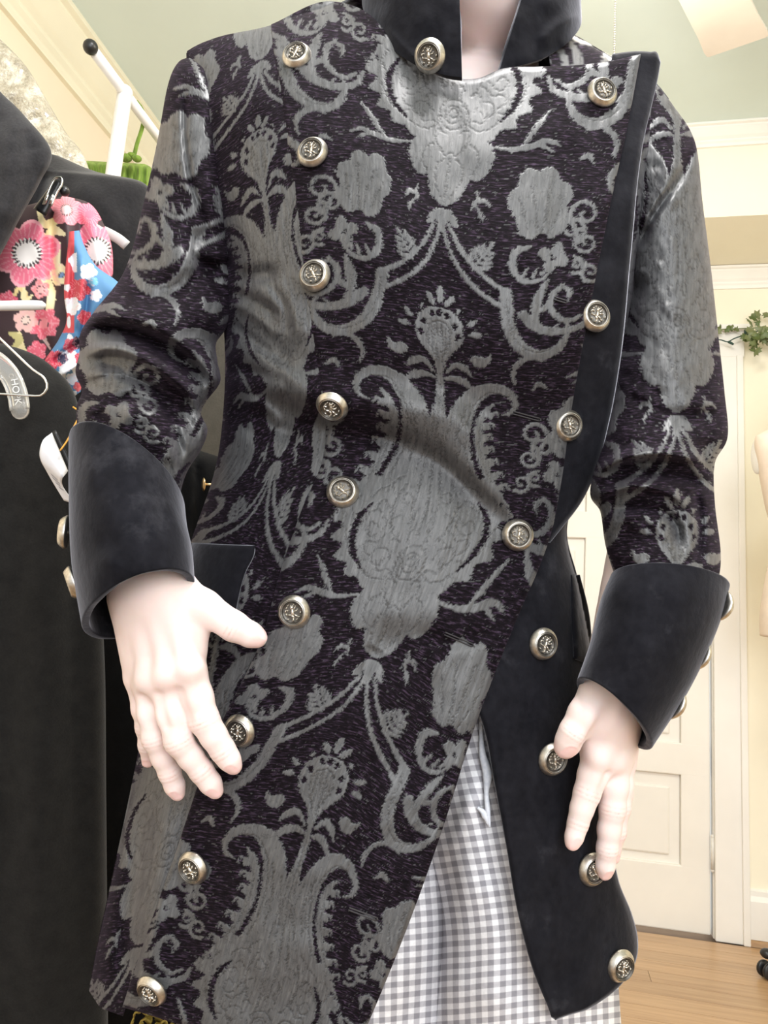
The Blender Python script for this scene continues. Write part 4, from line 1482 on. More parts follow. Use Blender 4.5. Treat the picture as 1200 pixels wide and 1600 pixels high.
# ---- rest of the body, in camera-frame metres
hc = CF(772, -98, .755)
upd = np.array([math.sin(ROLL), math.cos(ROLL), 0])          # world up in the camera frame, roughly
ex, ey, ez = np.array([math.cos(ROLL), -math.sin(ROLL), 0]), upd, np.array([0, 0, 1.0])
Hd = lambda a, b_, c: hc + ex * a + ey * b_ + ez * c          # head frame: right, up, away from the camera
Rm = np.stack([ex, ey, ez])
body = [
    ('e', Hd(0, .045, .015), (.074, .092, .092), Rm, .01), ('e', Hd(0, -.04, -.02), (.058, .075, .070), Rm, .03), ('e', Hd(0, -.085, -.052), (.030, .030, .030), Rm, .03),
    ('e', Hd(0, -.01, -.088), (.013, .022, .016), Rm, .014), ('c', Hd(0, .025, -.078), Hd(0, -.012, -.098), .008, .011, .012),
    ('e', Hd(.030, .022, -.076), (.016, .010, .010), Rm, -.012), ('e', Hd(-.030, .022, -.076), (.016, .010, .010), Rm, -.012),
    ('e', Hd(.030, .021, -.068), (.012, .012, .012), Rm, .002), ('e', Hd(-.030, .021, -.068), (.012, .012, .012), Rm, .002),
    ('e', Hd(0, -.050, -.080), (.022, .006, .010), Rm, .006), ('e', Hd(0, -.058, -.078), (.019, .006, .010), Rm, .005),
    ('e', Hd(.074, .005, .020), (.010, .030, .018), Rm, .006), ('e', Hd(-.074, .005, .020), (.010, .030, .018), Rm, .006),
    ('c', Hd(0, -.05, .045), CF(752, 110, .815), .046, .050, .012), ('c', CF(752, 110, .815), CF(745, 230, .80), .050, .062, .04),
    ('c', CF(740, 220, .78), CF(430, 150, .765), .040, .030, .04), ('c', CF(740, 220, .78), CF(955, 200, .765), .040, .024, .04),
    ('e', CF(690, 330, .735), (.125, .13, .062), Rm, .05), ('e', CF(640, 620, .72), (.095, .13, .055), Rm, .05), ('e', CF(610, 950, .70), (.130, .11, .065), Rm, .05),
    # arms inside the sleeves
    ('c', CF(325, 190, .75), CF(232, 560, .695), .030, .030, .02), ('c', CF(232, 560, .69), CF(232, 860, .592), .033, .022, .015),
    ('c', CF(1040, 260, .75), CF(1045, 690, .68), .022, .028, .02), ('c', CF(1040, 690, .672), CF(958, 1045, .598), .032, .021, .015),
    # legs inside the trousers
    ('c', CF(500, 1000, .71), CF(500, 1900, .70), .055, .042, .03), ('c', CF(760, 1000, .71), CF(800, 1900, .69), .055, .042, .03),
]
lo, hi = bounds(body)
V0, Q0_ = field(body, lo, hi, .0062)
# shins and feet continue straight down to the floor
knee = [cam2world(np.array([CF(500, 1900, .70)]))[0], cam2world(np.array([CF(800, 1900, .69)]))[0]]
Vs = [cam2world(V0)]; Qs = [Q0_]; n0 = len(V0)
cols = [np.zeros((len(V0), 3))]
mbl = MB()
for kn in knee:
    ank = np.array([kn[0] * .9, kn[1] + .03, .07])
    mbl.tube([kn + (kn - ank) * .1, kn, (kn * 2 + ank) / 3, (kn + ank * 2) / 3, ank], [.048, .047, .050, .038, .030], 20)
    mbl.ball(ank + np.array([0, -.06, -.035]), (.040, .115, .034), 20, 12)


def skin_tint(V, fingers, palm_side=-1):
    """tips, knuckles and nails are a little pinker"""
    c = np.zeros((len(V), 3))
    for nm, fg in fingers.items():
        tip = CF(*fg[-1][:3]); pre = CF(*fg[-2][:3])
        r = fg[-1][3] * fg[-1][2] / FPX
        L_ = np.linalg.norm(tip - pre)
        ax = (tip - pre) / L_
        t = ((V - pre) @ ax) / L_
        perp = np.linalg.norm(V - pre - ((V - pre) @ ax)[:, None] * ax, axis=1)
        near = np.clip(1 - perp / (r * 3.2), 0, 1) * np.clip((t + .1) / 1.2, 0, 1) * (t < 2)
        c[:, 0] = np.maximum(c[:, 0], near)
    return c


for (V, Q, fingers) in hands:
    tint = skin_tint(V, fingers)
    nail = np.zeros(len(V))
    for nm, fg in fingers.items():
        tip = CF(*fg[-1][:3]); pre = CF(*fg[-2][:3])
        r = fg[-1][3] * fg[-1][2] / FPX
        ax = (tip - pre); L_ = np.linalg.norm(ax); ax /= L_
        dor = -np.array([0, 0, 1.0]) + (np.array([.25, 0, 0]) if fingers is LH else np.array([-.05, -.25, 0]))
        if nm == 'thumb' and fingers is RH: dor = np.array([.1, .9, -.5])
        dor = dor - ax * (dor @ ax); dor /= np.linalg.norm(dor)
        sd = np.cross(ax, dor)
        q = V - (tip - ax * r * .12)
        a, b_, c_ = q @ ax, q @ sd, q @ dor
        e = (np.abs(a) / (r * 1.0)) ** 2.6 + (np.abs(b_) / (r * .72)) ** 2.6
        k = (e < 1.5) & (c_ > 0)
        nail[k] = np.maximum(nail[k], np.clip((1.15 - e[k]) * 6, 0, 1))
        # the plate lies a touch below a raised fold
        V[k] -= (np.clip(1 - e[k], 0, 1) ** .5 * .0005)[:, None] * dor
        rim = (e > .85) & (e < 1.5) & (c_ > 0)
        V[rim] += .00025 * dor
    tint[:, 1] = nail
    for nm, fg in fingers.items():
        P_ = [CF(*g_[:3]) for g_ in fg]
        js = (2, 4) if len(fg) >= 6 else (2, 3) if len(fg) == 5 and nm != 'thumb' else (2,)
        for j in js:
            ax = P_[min(j + 1, len(P_) - 1)] - P_[j - 1]; ax /= np.linalg.norm(ax)
            q = V - P_[j]; a = q @ ax
            perp = np.linalg.norm(q - a[:, None] * ax, axis=1)
            r = fg[j][3] * fg[j][2] / FPX
            back = np.clip(-(q[:, 2]) / r * 1.6, 0, 1) * (perp < r * 1.5)
            for o_, w_ in ((-.0021, .6), (0, 1.0), (.0020, .7)):
                g_ = np.exp(-((a - o_ - .0012 * (perp / r) ** 2 * np.sign(o_)) / .0006) ** 2) * back * w_
                tint[:, 2] = np.maximum(tint[:, 2], g_ * (.55 + .45 * vnoise(V[:, 0] * 900, V[:, 1] * 900)))
                V[:, 2] += g_ * .00035
    Vs.append(cam2world(V)); Qs.append(Q + n0); cols.append(tint); n0 += len(V)
Vl = np.concatenate(mbl.v)
V = np.concatenate(Vs + [Vl])
F = np.concatenate(Qs)
t = NT('pale skin')
at = t.n('ShaderNodeAttribute', attribute_name='tint')
sp = t.n('ShaderNodeSeparateColor'); t.l(at.outputs['Color'], sp.inputs[0])
nz = t.noise(26, 4); nz2 = t.noise(220, 3)
sk = t.ramp(nz, [(0.3, (0.88, 0.71, 0.67)), (0.7, (0.91, 0.765, 0.73))])
sk = t.mix(t.math('MULTIPLY', sp.outputs[0], 0.75), sk, (0.86, 0.56, 0.52))
sk = t.mix(t.math('MULTIPLY', sp.outputs[1], 0.9), sk, (0.95, 0.66, 0.64))
sk = t.mix(t.math('MULTIPLY', sp.outputs[2], 0.6), sk, (0.62, 0.36, 0.30))
t.l(sk, t.bsdf.inputs['Base Color'])
t.l(t.math('SUBTRACT', 0.52, t.math('MULTIPLY', sp.outputs[1], 0.22)), t.bsdf.inputs['Roughness'])
t.bsdf.inputs['Subsurface Weight'].default_value = 0.18
t.bsdf.inputs['Subsurface Radius'].default_value = (0.012, 0.004, 0.002)
t.bsdf.inputs['Subsurface Scale'].default_value = 0.5
t.bump(nz2, 0.08, 0.001)
M['skin'] = t.m
fl_ = [[int(i) + n0 for i in f_] for f_ in mbl.f]
tri = np.array([f_ for f_ in fl_ if len(f_) == 4])
bodyo = mesh_obj('body', V, np.concatenate([F, tri]), M['skin'], person)
set_attr(bodyo, 'tint', np.concatenate(cols + [np.zeros((len(Vl), 3))]))
md = bodyo.modifiers.new('smooth', 'SMOOTH'); md.factor = .5; md.iterations = 2

# hair: a cap of brown hair, above the frame
hair = [('e', Hd(0, .060, .028), (.086, .096, .100), Rm, .01), ('c', Hd(.060, .03, .06), Hd(.050, -.06, .085), .035, .022, .02), ('c', Hd(-.060, .03, .06), Hd(-.050, -.06, .085), .035, .022, .02),
        ('e', Hd(0, -.030, .075), (.062, .07, .035), Rm, .02), ('e', Hd(0, .005, -.085), (.062, .062, .055), Rm, -.012)]
lo, hi = bounds(hair)
Vh, Qh = field(hair, lo, hi, .004)
t = NT('brown hair')
g = t.noise(30, 5, stretch=(8, 8, .6))
t.l(t.ramp(g, [(0.3, (.03, .017, .01)), (.7, (.12, .07, .04))]), t.bsdf.inputs['Base Color']); t.setp(Roughness=.4); t.bump(g, .6, .004)
mesh_obj('hair', cam2world(Vh), Qh, t.m, person)

# ------------------------------------------------------------------ gingham trousers
t = NT('grey and white gingham')
uvn = t.n('ShaderNodeAttribute', attribute_name='check').outputs['Vector']
sx = t.n('ShaderNodeSeparateXYZ'); t.l(uvn, sx.inputs[0])


def stripe(sock):
    fr_ = t.math('FRACT', sock)
    q = t.math('ABSOLUTE', t.math('SUBTRACT', fr_, 0.5))
    mr = t.n('ShaderNodeMapRange'); t.l(q, mr.inputs[0])
    mr.inputs[1].default_value = .22; mr.inputs[2].default_value = .28
    return mr.outputs[0]


ga, gb = stripe(sx.outputs[0]), stripe(sx.outputs[1])
both = t.math('MULTIPLY', t.math('ADD', ga, gb), .5)
wv = t.noise(420, 2)
ck = t.ramp(both, [(0.0, (0.92, 0.925, 0.95)), (0.5, (0.56, 0.555, 0.59)), (1.0, (0.30, 0.295, 0.325))])
t.l(t.mix(0.12, ck, t.ramp(wv, [(0.3, (.2, .2, .2)), (.7, (1, 1, 1))]), 'MULTIPLY'), t.bsdf.inputs['Base Color'])
t.setp(Roughness=.9)
t.bsdf.inputs['Specular IOR Level'].default_value = .15
t.bump(wv, .15, .0006)
M['gingham'] = t.m
trousers = None


def leg(name, st, strokes, parent, cs, off):
    o, (X, Y, P) = tube_cloth(name, st, 260, 160, M['gingham'], parent, strokes, None, .0015, .0015, (60, 60))
    n_ = X.shape[1]
    mid = (X.max(1) + X.min(1))[:, None] / 2
    half = (X.max(1) - X.min(1))[:, None] / 2
    ang = np.arccos(np.clip(-(X - mid) / half, -1, 1))
    ss = (X - mid) / cs + off
    tt = (Y + .12 * (X - mid)) / cs
    set_vec(o, 'check', np.stack([ss, tt], -1).reshape(-1, 2))
    return o


T_F = [([(752, 1150), (735, 1300), (720, 1500), (705, 1620)], 24, .007), ([(780, 1200), (790, 1400), (830, 1600)], 30, -.006), ([(700, 1340), (690, 1450), (680, 1600)], 14, -.012),
       ([(760, 1350), (770, 1480), (760, 1600)], 26, .005), ([(745, 1230), (700, 1330), (686, 1345)], 12, .004)]
trousers = leg('trousers', [(600, 930, 880, 930, 0.720, 0.075, 0), (600, 1100, 890, 1100, 0.705, 0.082, 6), (640, 1230, 910, 1230, 0.694, 0.086, 8), (672, 1340, 930, 1340, 0.685, 0.086, 8),
                            (688, 1450, 955, 1450, 0.680, 0.084, 6), (682, 1560, 965, 1560, 0.678, 0.082, 4), (676, 1700, 970, 1700, 0.680, 0.080, 0), (660, 1950, 950, 1950, 0.690, 0.075, 0), (650, 2250, 930, 2250, 0.700, 0.070, 0)], T_F, person, 17.6, .2)
prop(trousers, 'grey and white gingham trousers')
legr = leg('trouser_leg', [(330, 930, 700, 930, 0.730, 0.070, 0), (330, 1100, 720, 1100, 0.720, 0.080, 4), (330, 1230, 722, 1230, 0.710, 0.084, 6), (330, 1340, 700, 1340, 0.705, 0.084, 6),
                           (330, 1450, 712, 1450, 0.702, 0.082, 4), (330, 1560, 708, 1560, 0.700, 0.080, 4), (330, 1700, 700, 1700, 0.702, 0.078, 0), (340, 1950, 680, 1950, 0.710, 0.072, 0), (350, 2250, 620, 2250, 0.720, 0.070, 0)],
           [([(690, 1340), (650, 1480), (600, 1600)], 20, .005), ([(640, 1350), (600, 1500), (570, 1600)], 18, -.004)], trousers, 17.6, .55)
# white drawstring tied at the waistband
t = NT('white cotton cord'); g = t.noise(300, 3)
t.l(t.ramp(g, [(.3, (.62, .66, .74)), (.7, (.86, .88, .93))]), t.bsdf.inputs['Base Color']); t.setp(Roughness=.8)
ds = smooth_path([(751, 1116), (752, 1150), (754, 1178), (762, 1212), (760, 1238), (762, 1264), (765, 1292)], 30)
d2 = smooth_path([(746, 1262), (754, 1268), (760, 1278), (764, 1290)], 12)


def tr_d(x, y):
    return float(np.interp(y, [1100, 1230, 1340], [.623, .608, .599]))


mb = MB()
mb.tube(np.array([W(x, y, tr_d(x, y) - .009) for x, y in ds]), np.interp(np.linspace(0, 1, 30), [0, .2, .4, .55, .68, .85, 1], [.0012, .0018, .0034, .0042, .0020, .0022, .0010]), 8)
mb.tube(np.array([W(x, y, tr_d(x, y) - .008) for x, y in d2]), np.interp(np.linspace(0, 1, 12), [0, .5, 1], [.001, .003, .0012]), 8)
mb.build('drawstring', t.m, trousers)
# ================================================================== clothes rack and what hangs on it
def on_left(x, y, off):
    """point on the vertical plane off metres in front of the left wall"""
    v = FWD + RGT * ((x - 600) / FPX) + UPV * ((800 - y) / FPX)
    return CAM + v * ((np.dot(Q0, E1) + aL + off - np.dot(CAM, E1)) / np.dot(v, E1))


RB = on_left(144, 77, .55)
rack = empty('clothes_rack', (RB[0], RB[1], 0), 'white tubular clothes rack with a black ball end cap', 'clothes rack')
mb = MB().tube([RB, RB + E2 * .3, RB + E2 * .9, RB + E2 * 1.25], .0115, 20)
mb.build('rail', M['rack'], rack)
mb = MB().ball(RB - E2 * .006, .0155, 18, 12)
mb.build('end_cap', M['black_plastic'], rack)
mb = MB()
for s_ in (.13, 1.12):
    p = RB + E2 * s_
    mb = MB().tube([p, p - UZ * .5, p - UZ * 1.2, np.array([p[0], p[1], .06])], .0165, 20)
    mb.ball(p, .018, 16, 10)
    mb.build('upright', M['rack'], rack)
    mb = MB().box(np.array([p[0], p[1], .03]) - E1 * .25 - E2 * .02, E1 * .5, E2 * .04, UZ * .035)
    mb.build('foot', M['rack'], rack, False)
for s_ in (.42, .50, .62):      # little hooks under the rail
    p = RB + E2 * s_
    mb = MB().tube([p + UZ * .013, p + E1 * .012, p - UZ * .02, p - UZ * .04 + E1 * .008], .0014, 6)
    mb.build('hook', M['chrome'], rack)


def wool(name, c0, c1, scale=60, sheen=.15):
    t = NT(name)
    a = t.noise(scale, 5); b_ = t.noise(scale * 7, 3)
    t.l(t.mix(.4, t.ramp(a, [(.3, c0), (.7, c1)]), t.ramp(b_, [(.35, c0), (.75, c1)])), t.bsdf.inputs['Base Color'])
    t.setp(Roughness=.95)
    t.bsdf.inputs['Specular IOR Level'].default_value = .12
    t.bsdf.inputs['Sheen Weight'].default_value = sheen
    t.bump(b_, .35, .0012)
    return t.m


M['wool'] = wool('black wool', (.0075, .0072, .0068), (.018, .0172, .016))
M['felt'] = wool('charcoal felt', (.018, .0175, .019), (.045, .0435, .046), 45, .2)
M['black_cloth'] = wool('soft black cloth', (.006, .006, .007), (.022, .021, .023), 30, .35)
M['taupe'] = wool('taupe canvas', (.085, .078, .064), (.115, .105, .088), 40)
M['deep_black'] = wool('deep black cloth', (.003, .003, .0032), (.007, .007, .0075), 40, .05)


def hanging(name, st, mat, label, cat, strokes=(), nr=160, nc=110, parent=None, thick=.003, noise=.003, ns=(60, 120), cap=True):
    o, g = tube_cloth(name, st, nr, nc, mat, parent, strokes, None, 0, noise, ns, cap=cap)
    if label: prop(o, label, cat)
    return o, g


# big black wool coat close on the left, with its swing tag and string
wc = empty('black_wool_coat', W(0, 1600, .93), 'long black wool coat on a clear hanger, at left beside the velvet cuff', 'coat')
hanging('body', [(-130, 520, -70, 520, .93, .012, 0), (-180, 548, 40, 548, .93, .026, 0), (-240, 580, 92, 582, .93, .040, 0), (-262, 620, 118, 620, .93, .050, 2), (-280, 700, 133, 700, .93, .056, 0),
                 (-295, 850, 148, 850, .93, .060, 0), (-310, 1020, 163, 1020, .93, .064, 0), (-320, 1250, 166, 1250, .93, .068, 0), (-330, 1500, 168, 1500, .93, .07, 0), (-335, 1720, 170, 1720, .93, .07, 0)],
        M['wool'], None, None, [([(60, 640), (70, 900), (60, 1300), (70, 1650)], 26, .006), ([(110, 700), (120, 1000), (125, 1600)], 18, -.006), ([(20, 600), (10, 1000), (0, 1600)], 30, -.006)], parent=wc)
# clear plastic hanger on it
t = NT('clear plastic')
t.setp(Roughness=.08, Base_Color=(.93, .92, .88, 1))
t.bsdf.inputs['Transmission Weight'].default_value = .82
t.bsdf.inputs['IOR'].default_value = 1.46
M['clear'] = t.m
hg = empty('clear_hanger', W(-70, 470, .868), 'clear plastic hanger arm lying on the black wool coat', 'hanger')
arm = smooth_path([(-120, 560), (-60, 553), (-10, 562), (14, 585), (27, 615), (31, 640)], 30)


def flat_bar(path, w0, w1, d_, thick, name, mat, parent):
    """flattened bar following a pixel path"""
    P = np.asarray(path)
    T_ = np.gradient(P[:, :2], axis=0); T_ /= np.linalg.norm(T_, axis=1)[:, None]
    N_ = np.c_[-T_[:, 1], T_[:, 0]]
    V = []
    n = 12
    for i in range(len(P)):
        w_ = w0 + (w1 - w0) * i / (len(P) - 1)
        for k in range(n):
            a = 2 * math.pi * k / n
            q = P[i, :2] + N_[i] * w_ * math.cos(a)
            V.append(W(q[0], q[1], d_ - thick * math.sin(a)))
    F = [tuple(int(q) for q in f_) for f_ in grid_faces(len(P), n, True)] + [tuple(range(n))[::-1], tuple(range((len(P) - 1) * n, len(P) * n))]
    return mesh_obj(name, V, F, mat, parent)


flat_bar(arm, 15, 14, .862, .004, 'arm', M['clear'], hg)
MB().ball(W(31.5, 641, .862), (.0105, .0105, .0042), 18, 10, [RGT, UPV, FWD]).build('arm_end', M['clear'], hg)
for sgn, nm in ((1, 'rim'), (-1, 'rim')):
    T_ = np.gradient(arm, axis=0); T_ /= np.linalg.norm(T_, axis=1)[:, None]
    q = arm + np.c_[-T_[:, 1], T_[:, 0]] * 13 * sgn
    mb = MB().tube(W(q[:, 0], q[:, 1], .8575), .0022, 8)
    mb.build(nm, M['clear'], hg)
fl2 = smooth_path([(8, 660), (20, 650), (31, 646)], 5)
wire = smooth_path([(-60, 478), (-20, 510), (20, 548), (52, 578), (70, 592), (74, 604), (66, 617), (45, 618), (10, 616), (-40, 614)], 40)
mb = MB().tube(W(wire[:, 0], wire[:, 1], np.full(40, .852)), .0013, 8)
mb.build('wire_bar', M['chrome'], hg)
mb = MB().tube(W(np.array([-70, -70, -66, -50, -40]), np.array([555, 470, 380, 330, 345]), .862), .0025, 8)
mb.build('hook', M['chrome'], hg)
for (x, y) in ((18, 588), (29, 634)):
    tt_ = np.linspace(0, 2 * math.pi, 13)
    MB().tube(W(x + 3.6 * np.cos(tt_), y + 3.6 * np.sin(tt_), np.full(13, .857)), .0005, 5).build('moulded_ring', M['clear'], hg)


def text_obj(name, s_, p, xdir, ydir, size, mat, parent=None, extrude=.0002):
    cu = D.curves.new(name, 'FONT')
    cu.body = s_; cu.size = size; cu.extrude = extrude; cu.align_x = 'CENTER'; cu.align_y = 'CENTER'
    o = D.objects.new(name, cu)
    z = np.cross(xdir, ydir)
    mt = Matrix.Identity(4)
    for i in range(3):
        mt[i][0], mt[i][1], mt[i][2], mt[i][3] = xdir[i], ydir[i], z[i], p[i]
    COL.objects.link(o)
    dg = bpy.context.evaluated_depsgraph_get()
    me = D.meshes.new_from_object(o.evaluated_get(dg))
    D.objects.remove(o)
    V = np.array([tuple(mt @ v_.co) for v_ in me.vertices])
    F = [tuple(p_.vertices) for p_ in me.polygons]
    return mesh_obj(name, V, F, mat, parent, False)


xd = (RGT * .18 - UPV * 1.0); xd /= np.linalg.norm(xd)
yd = RGT * 1.0 + UPV * .18; yd /= np.linalg.norm(yd)
text_obj('moulded_lettering', 'HOPK', W(25, 612, .8565), xd, yd, .011, plain('white print', (.8, .8, .78), .5), hg)

# tag
t = NT('white card'); t.setp(Roughness=.6, Base_Color=(.86, .86, .90, 1)); nz = t.noise(40, 2); M['card'] = t.m
t.l(t.ramp(nz, [(.3, (.82, .82, .86)), (.7, (.90, .90, .93))]), t.bsdf.inputs['Base Color'])
tagp = empty('price_tag', W(92, 760, .84), 'curled white price tag on an orange string beside the velvet cuff', 'price tag')
tp = spl([(0, 81, 676, 106, 736, .835), (.25, 66, 690, 100, 744, .825), (.45, 62, 712, 97, 748, .826), (.7, 75, 740, 98, 760, .838), (1, 100, 782, 118, 788, .852)])
q = tp(np.linspace(0, 1, 30))
w_ = np.linspace(0, 1, 10)[None, :]
V = W(q[:, 0:1] + (q[:, 2:3] - q[:, 0:1]) * w_, q[:, 1:2] + (q[:, 3:4] - q[:, 1:2]) * w_, np.broadcast_to(q[:, 4:5], (30, 10)))
o = mesh_obj('card', V, grid_faces(30, 10), M['card'], tagp); solidify(o, .0006, 0)
for (a0, a1, l0, l1) in ((.62, .66, .35, .75), (.68, .72, .30, .80), (.74, .78, .35, .70), (.80, .83, .40, .75)):
    qq = tp(np.linspace(a0, a1, 3))
    ww = np.linspace(l0, l1, 4)[None, :]
    V = W(qq[:, 0:1] + (qq[:, 2:3] - qq[:, 0:1]) * ww, qq[:, 1:2] + (qq[:, 3:4] - qq[:, 1:2]) * ww, np.broadcast_to(qq[:, 4:5] - .0009, (3, 4)))
    mesh_obj('printed_line', V, grid_faces(3, 4), plain('grey print', (.45, .45, .5), .7), tagp)
V = W(q[:4, 0:1] + np.array([[5.5, 9]]), q[:4, 1:2] + np.array([[6, 3]]), .832)
st_ = [(82, 675), (90, 690), (100, 712), (107, 728)]
mb = MB()
P = smooth_path(st_, 10)
V = np.concatenate([W(P[:, 0] + 0, P[:, 1] - 1, .8335), W(P[:, 0] + 5, P[:, 1] - 3, .8345)])
o = mesh_obj('black_stripe', V.reshape(2, 10, 3), grid_faces(2, 10), M['black_plastic'], tagp); solidify(o, .0006, 0)
P = smooth_path([(94, 704), (104, 690), (115, 668), (122, 650), (120, 640), (114, 636)], 24)
mb = MB().tube(W(P[:, 0], P[:, 1], np.linspace(.826, .86, 24)), .0009, 6)
mb.build('string', plain('orange cord', (.85, .42, .06), .5), tagp)

# dark coat behind, seen between arm and body, with a small gilt button
dc = empty('black_coat', W(250, 1600, 1.15), 'black coat with a small gilt button, between sleeve and torso', 'coat')
hanging('body', [(190, 690, 240, 690, 1.15, .01, 0), (130, 706, 312, 704, 1.15, .03, 0), (110, 735, 365, 730, 1.15, .05, 0), (100, 800, 390, 800, 1.15, .055, 0), (95, 1000, 400, 1000, 1.15, .06, 0), (90, 1300, 410, 1300, 1.15, .06, 0), (85, 1720, 420, 1720, 1.15, .06, 0)],
        M['deep_black'], None, None, [([(295, 700), (298, 780), (290, 860)], 7, .006), ([(308, 710), (312, 800), (305, 860)], 6, -.010)], parent=dc)
p_ = W(320, 757, 1.09)
V, F = lathe([(0, .004), (.006, .0038), (.0092, .0026), (.0098, .0012), (.008, 0), (0, 0)], p_, 20, TOCAM * .35 - RGT * .9)
mesh_obj('button', V, F, M['brass'], dc)
mb = MB().tube([p_ - (TOCAM * .35 - RGT * .9) * .012, p_], .0018, 8); mb.build('button_shank', M['brass'], dc)

hanging('garment_bag', [(150, 380, 420, 380, 1.56, .02, 0), (130, 420, 470, 420, 1.56, .05, 0), (125, 600, 480, 600, 1.56, .06, 0), (120, 900, 490, 900, 1.56, .06, 0), (120, 1500, 490, 1500, 1.56, .06, 0)],
        M['taupe'], 'taupe canvas garment bag behind the black coat, between arm and torso', 'garment bag')

# charcoal felt cape at the top left corner
hanging('felt_cape', [(-90, 60, -40, 62, 1.02, .01, 0), (-200, 120, -8, 132, 1.02, .03, 0), (-230, 170, 34, 176, 1.02, .036, 0), (-250, 225, 80, 236, 1.02, .040, 0), (-262, 275, 62, 286, 1.02, .042, 0), (-270, 330, 32, 340, 1.02, .044, 0), (-280, 390, 2, 396, 1.02, .044, 0), (-290, 470, -40, 470, 1.02, .04, 0)],
        M['felt'], 'charcoal felt cape with a frayed edge in the upper left', 'cape', [([(10, 180), (20, 260), (0, 360)], 22, .008), ([(78, 240), (50, 300), (20, 360)], 6, .005), ([(40, 200), (50, 240)], 12, -.004)], noise=.005, ns=(40, 60))
hanging('black_velvet_jacket', [(60, 236, 90, 243, 1.27, .01, 0), (20, 258, 150, 268, 1.27, .03, 0), (-10, 276, 226, 287, 1.27, .04, 4), (-30, 330, 235, 330, 1.27, .05, 4), (-40, 420, 240, 420, 1.27, .055, 0), (-50, 560, 250, 560, 1.27, .06, 0), (-60, 720, 260, 720, 1.27, .06, 0)],
        M['black_cloth'], 'soft black velvet jacket hanging behind the floral blouse', 'jacket', [([(110, 280), (150, 310), (190, 380)], 18, .006), ([(70, 260), (60, 310), (40, 340)], 14, -.02)], noise=.004)

# beige garment under clear wrap, top left
t = NT('crinkled polythene over beige cloth')
a = t.noise(22, 5, rough=.7); b_ = t.noise(60, 4)
t.l(t.ramp(a, [(.3, (.25, .215, .15)), (.5, (.44, .39, .29)), (.72, (.78, .74, .64))]), t.bsdf.inputs['Base Color'])
t.setp(Roughness=.22)
t.bsdf.inputs['Coat Weight'].default_value = .8
t.bump(b_, 1.0, .012)
M['polythene'] = t.m
hanging('wrapped_garment', [(-60, 40, -20, 44, 1.42, .01, 0), (-120, 60, 14, 74, 1.42, .03, 0), (-130, 100, 44, 108, 1.42, .036, 0), (-140, 150, 74, 158, 1.42, .04, 0), (-150, 200, 104, 208, 1.42, .045, 0), (-160, 240, 134, 250, 1.42, .05, 0), (-170, 330, 150, 330, 1.42, .05, 0), (-170, 500, 160, 500, 1.42, .05, 0)],
        M['polythene'], 'beige garment in clear crinkled wrap at the upper left edge', 'wrapped garment', noise=.006, ns=(18, 24))

# green velvet bag on its strap
t = NT('green velvet')
a = t.noise(30, 4, stretch=(3, 3, .6))
t.l(t.ramp(a, [(.3, (.075, .135, .012)), (.55, (.17, .27, .03)), (.8, (.30, .42, .08))]), t.bsdf.inputs['Base Color'])
t.setp(Roughness=.8); t.bsdf.inputs['Sheen Weight'].default_value = .4; t.bsdf.inputs['Sheen Tint'].default_value = (.8, 1, .4, 1)
t.bump(a, .5, .004)
M['green'] = t.m
gb_ = empty('green_velvet_bag', W(185, 330, 1.9), 'gathered green velvet bag hanging by its strap from the rail', 'bag')
hanging('pouch', [(112, 250, 226, 256, 1.93, .02, 0), (98, 256, 236, 262, 1.93, .05, 0), (96, 268, 240, 274, 1.93, .055, 0), (100, 300, 238, 300, 1.93, .06, 0), (110, 350, 230, 350, 1.93, .055, 0), (130, 400, 210, 400, 1.93, .04, 0)],
        M['green'], None, None, [([(x, 252), (x + 2, 266), (x, 290)], 3.2, .008 * (1 if i % 2 else -1)) for i, x in enumerate(range(102, 240, 6))], parent=gb_, noise=.002, ns=(8, 12), nr=90, nc=220)
for (x, y, r) in ((197, 247, 11), (214, 248, 9), (205, 243, 8)):
    mb = MB().ball(W(x, y, 1.85), (r * .0013, r * .0011, r * .0009), 14, 10)
    mb.build('knot', M['green'], gb_)
P = smooth_path([(209, 246), (214, 225), (222, 200), (225, 182), (220, 168), (212, 158)], 20)
flat_bar(P, 3.4, 3.2, 1.85, .002, 'strap', M['green'], gb_)

# ---- floral blouse and the blue scarf beside it
def cloth_print(name, paint):
    t = NT(name)
    a = t.n('ShaderNodeAttribute', attribute_name='print')
    t.l(a.outputs['Color'], t.bsdf.inputs['Base Color'])
    t.setp(Roughness=.7)
    t.bump(t.noise(300, 2), .1, .0005)
    return t.m


M['print'] = cloth_print('printed cotton', None)


def srgb(c):
    c = np.asarray(c, float) / 255
    return np.where(c <= .04045, c / 12.92, ((c + .055) / 1.055) ** 2.4)


def flower(C, X, Y, x, y, r, col, petals, rot, core=None, corer=.45, edge=None):
    a = np.arctan2(Y - y, X - x) + rot
    rr = np.hypot(X - x, Y - y)
    lim = r * (.74 + .26 * np.abs(np.cos(a * petals / 2)))
    k = rr < lim
    C[k] = srgb(col)
    streak = k & (np.abs(np.sin(a * petals * 2.5)) > .93) & (rr > r * .3)
    C[streak] = C[streak] * .5 + .5 * srgb((250, 190, 195))
    if edge is not None:
        C[(rr < lim) & (rr > lim * .9)] = srgb(edge)
    if core is not None:
        lim2 = r * corer * (.85 + .15 * np.abs(np.cos(a * 9)))
        C[rr < lim2] = srgb(core)
        kk = (rr < lim2 * 1.0) & (rr > lim2 * .72) & (np.abs(np.sin(a * 11)) > .6)
        C[kk] = srgb((70, 60, 62))


def vine(C, X, Y, pts, w_, col):
    d_, par = seg_dist(X, Y, smooth_path(pts, 20))
    k = d_ < w_ * (.5 + .8 * np.sin(par * np.pi))
    C[k] = srgb(col)


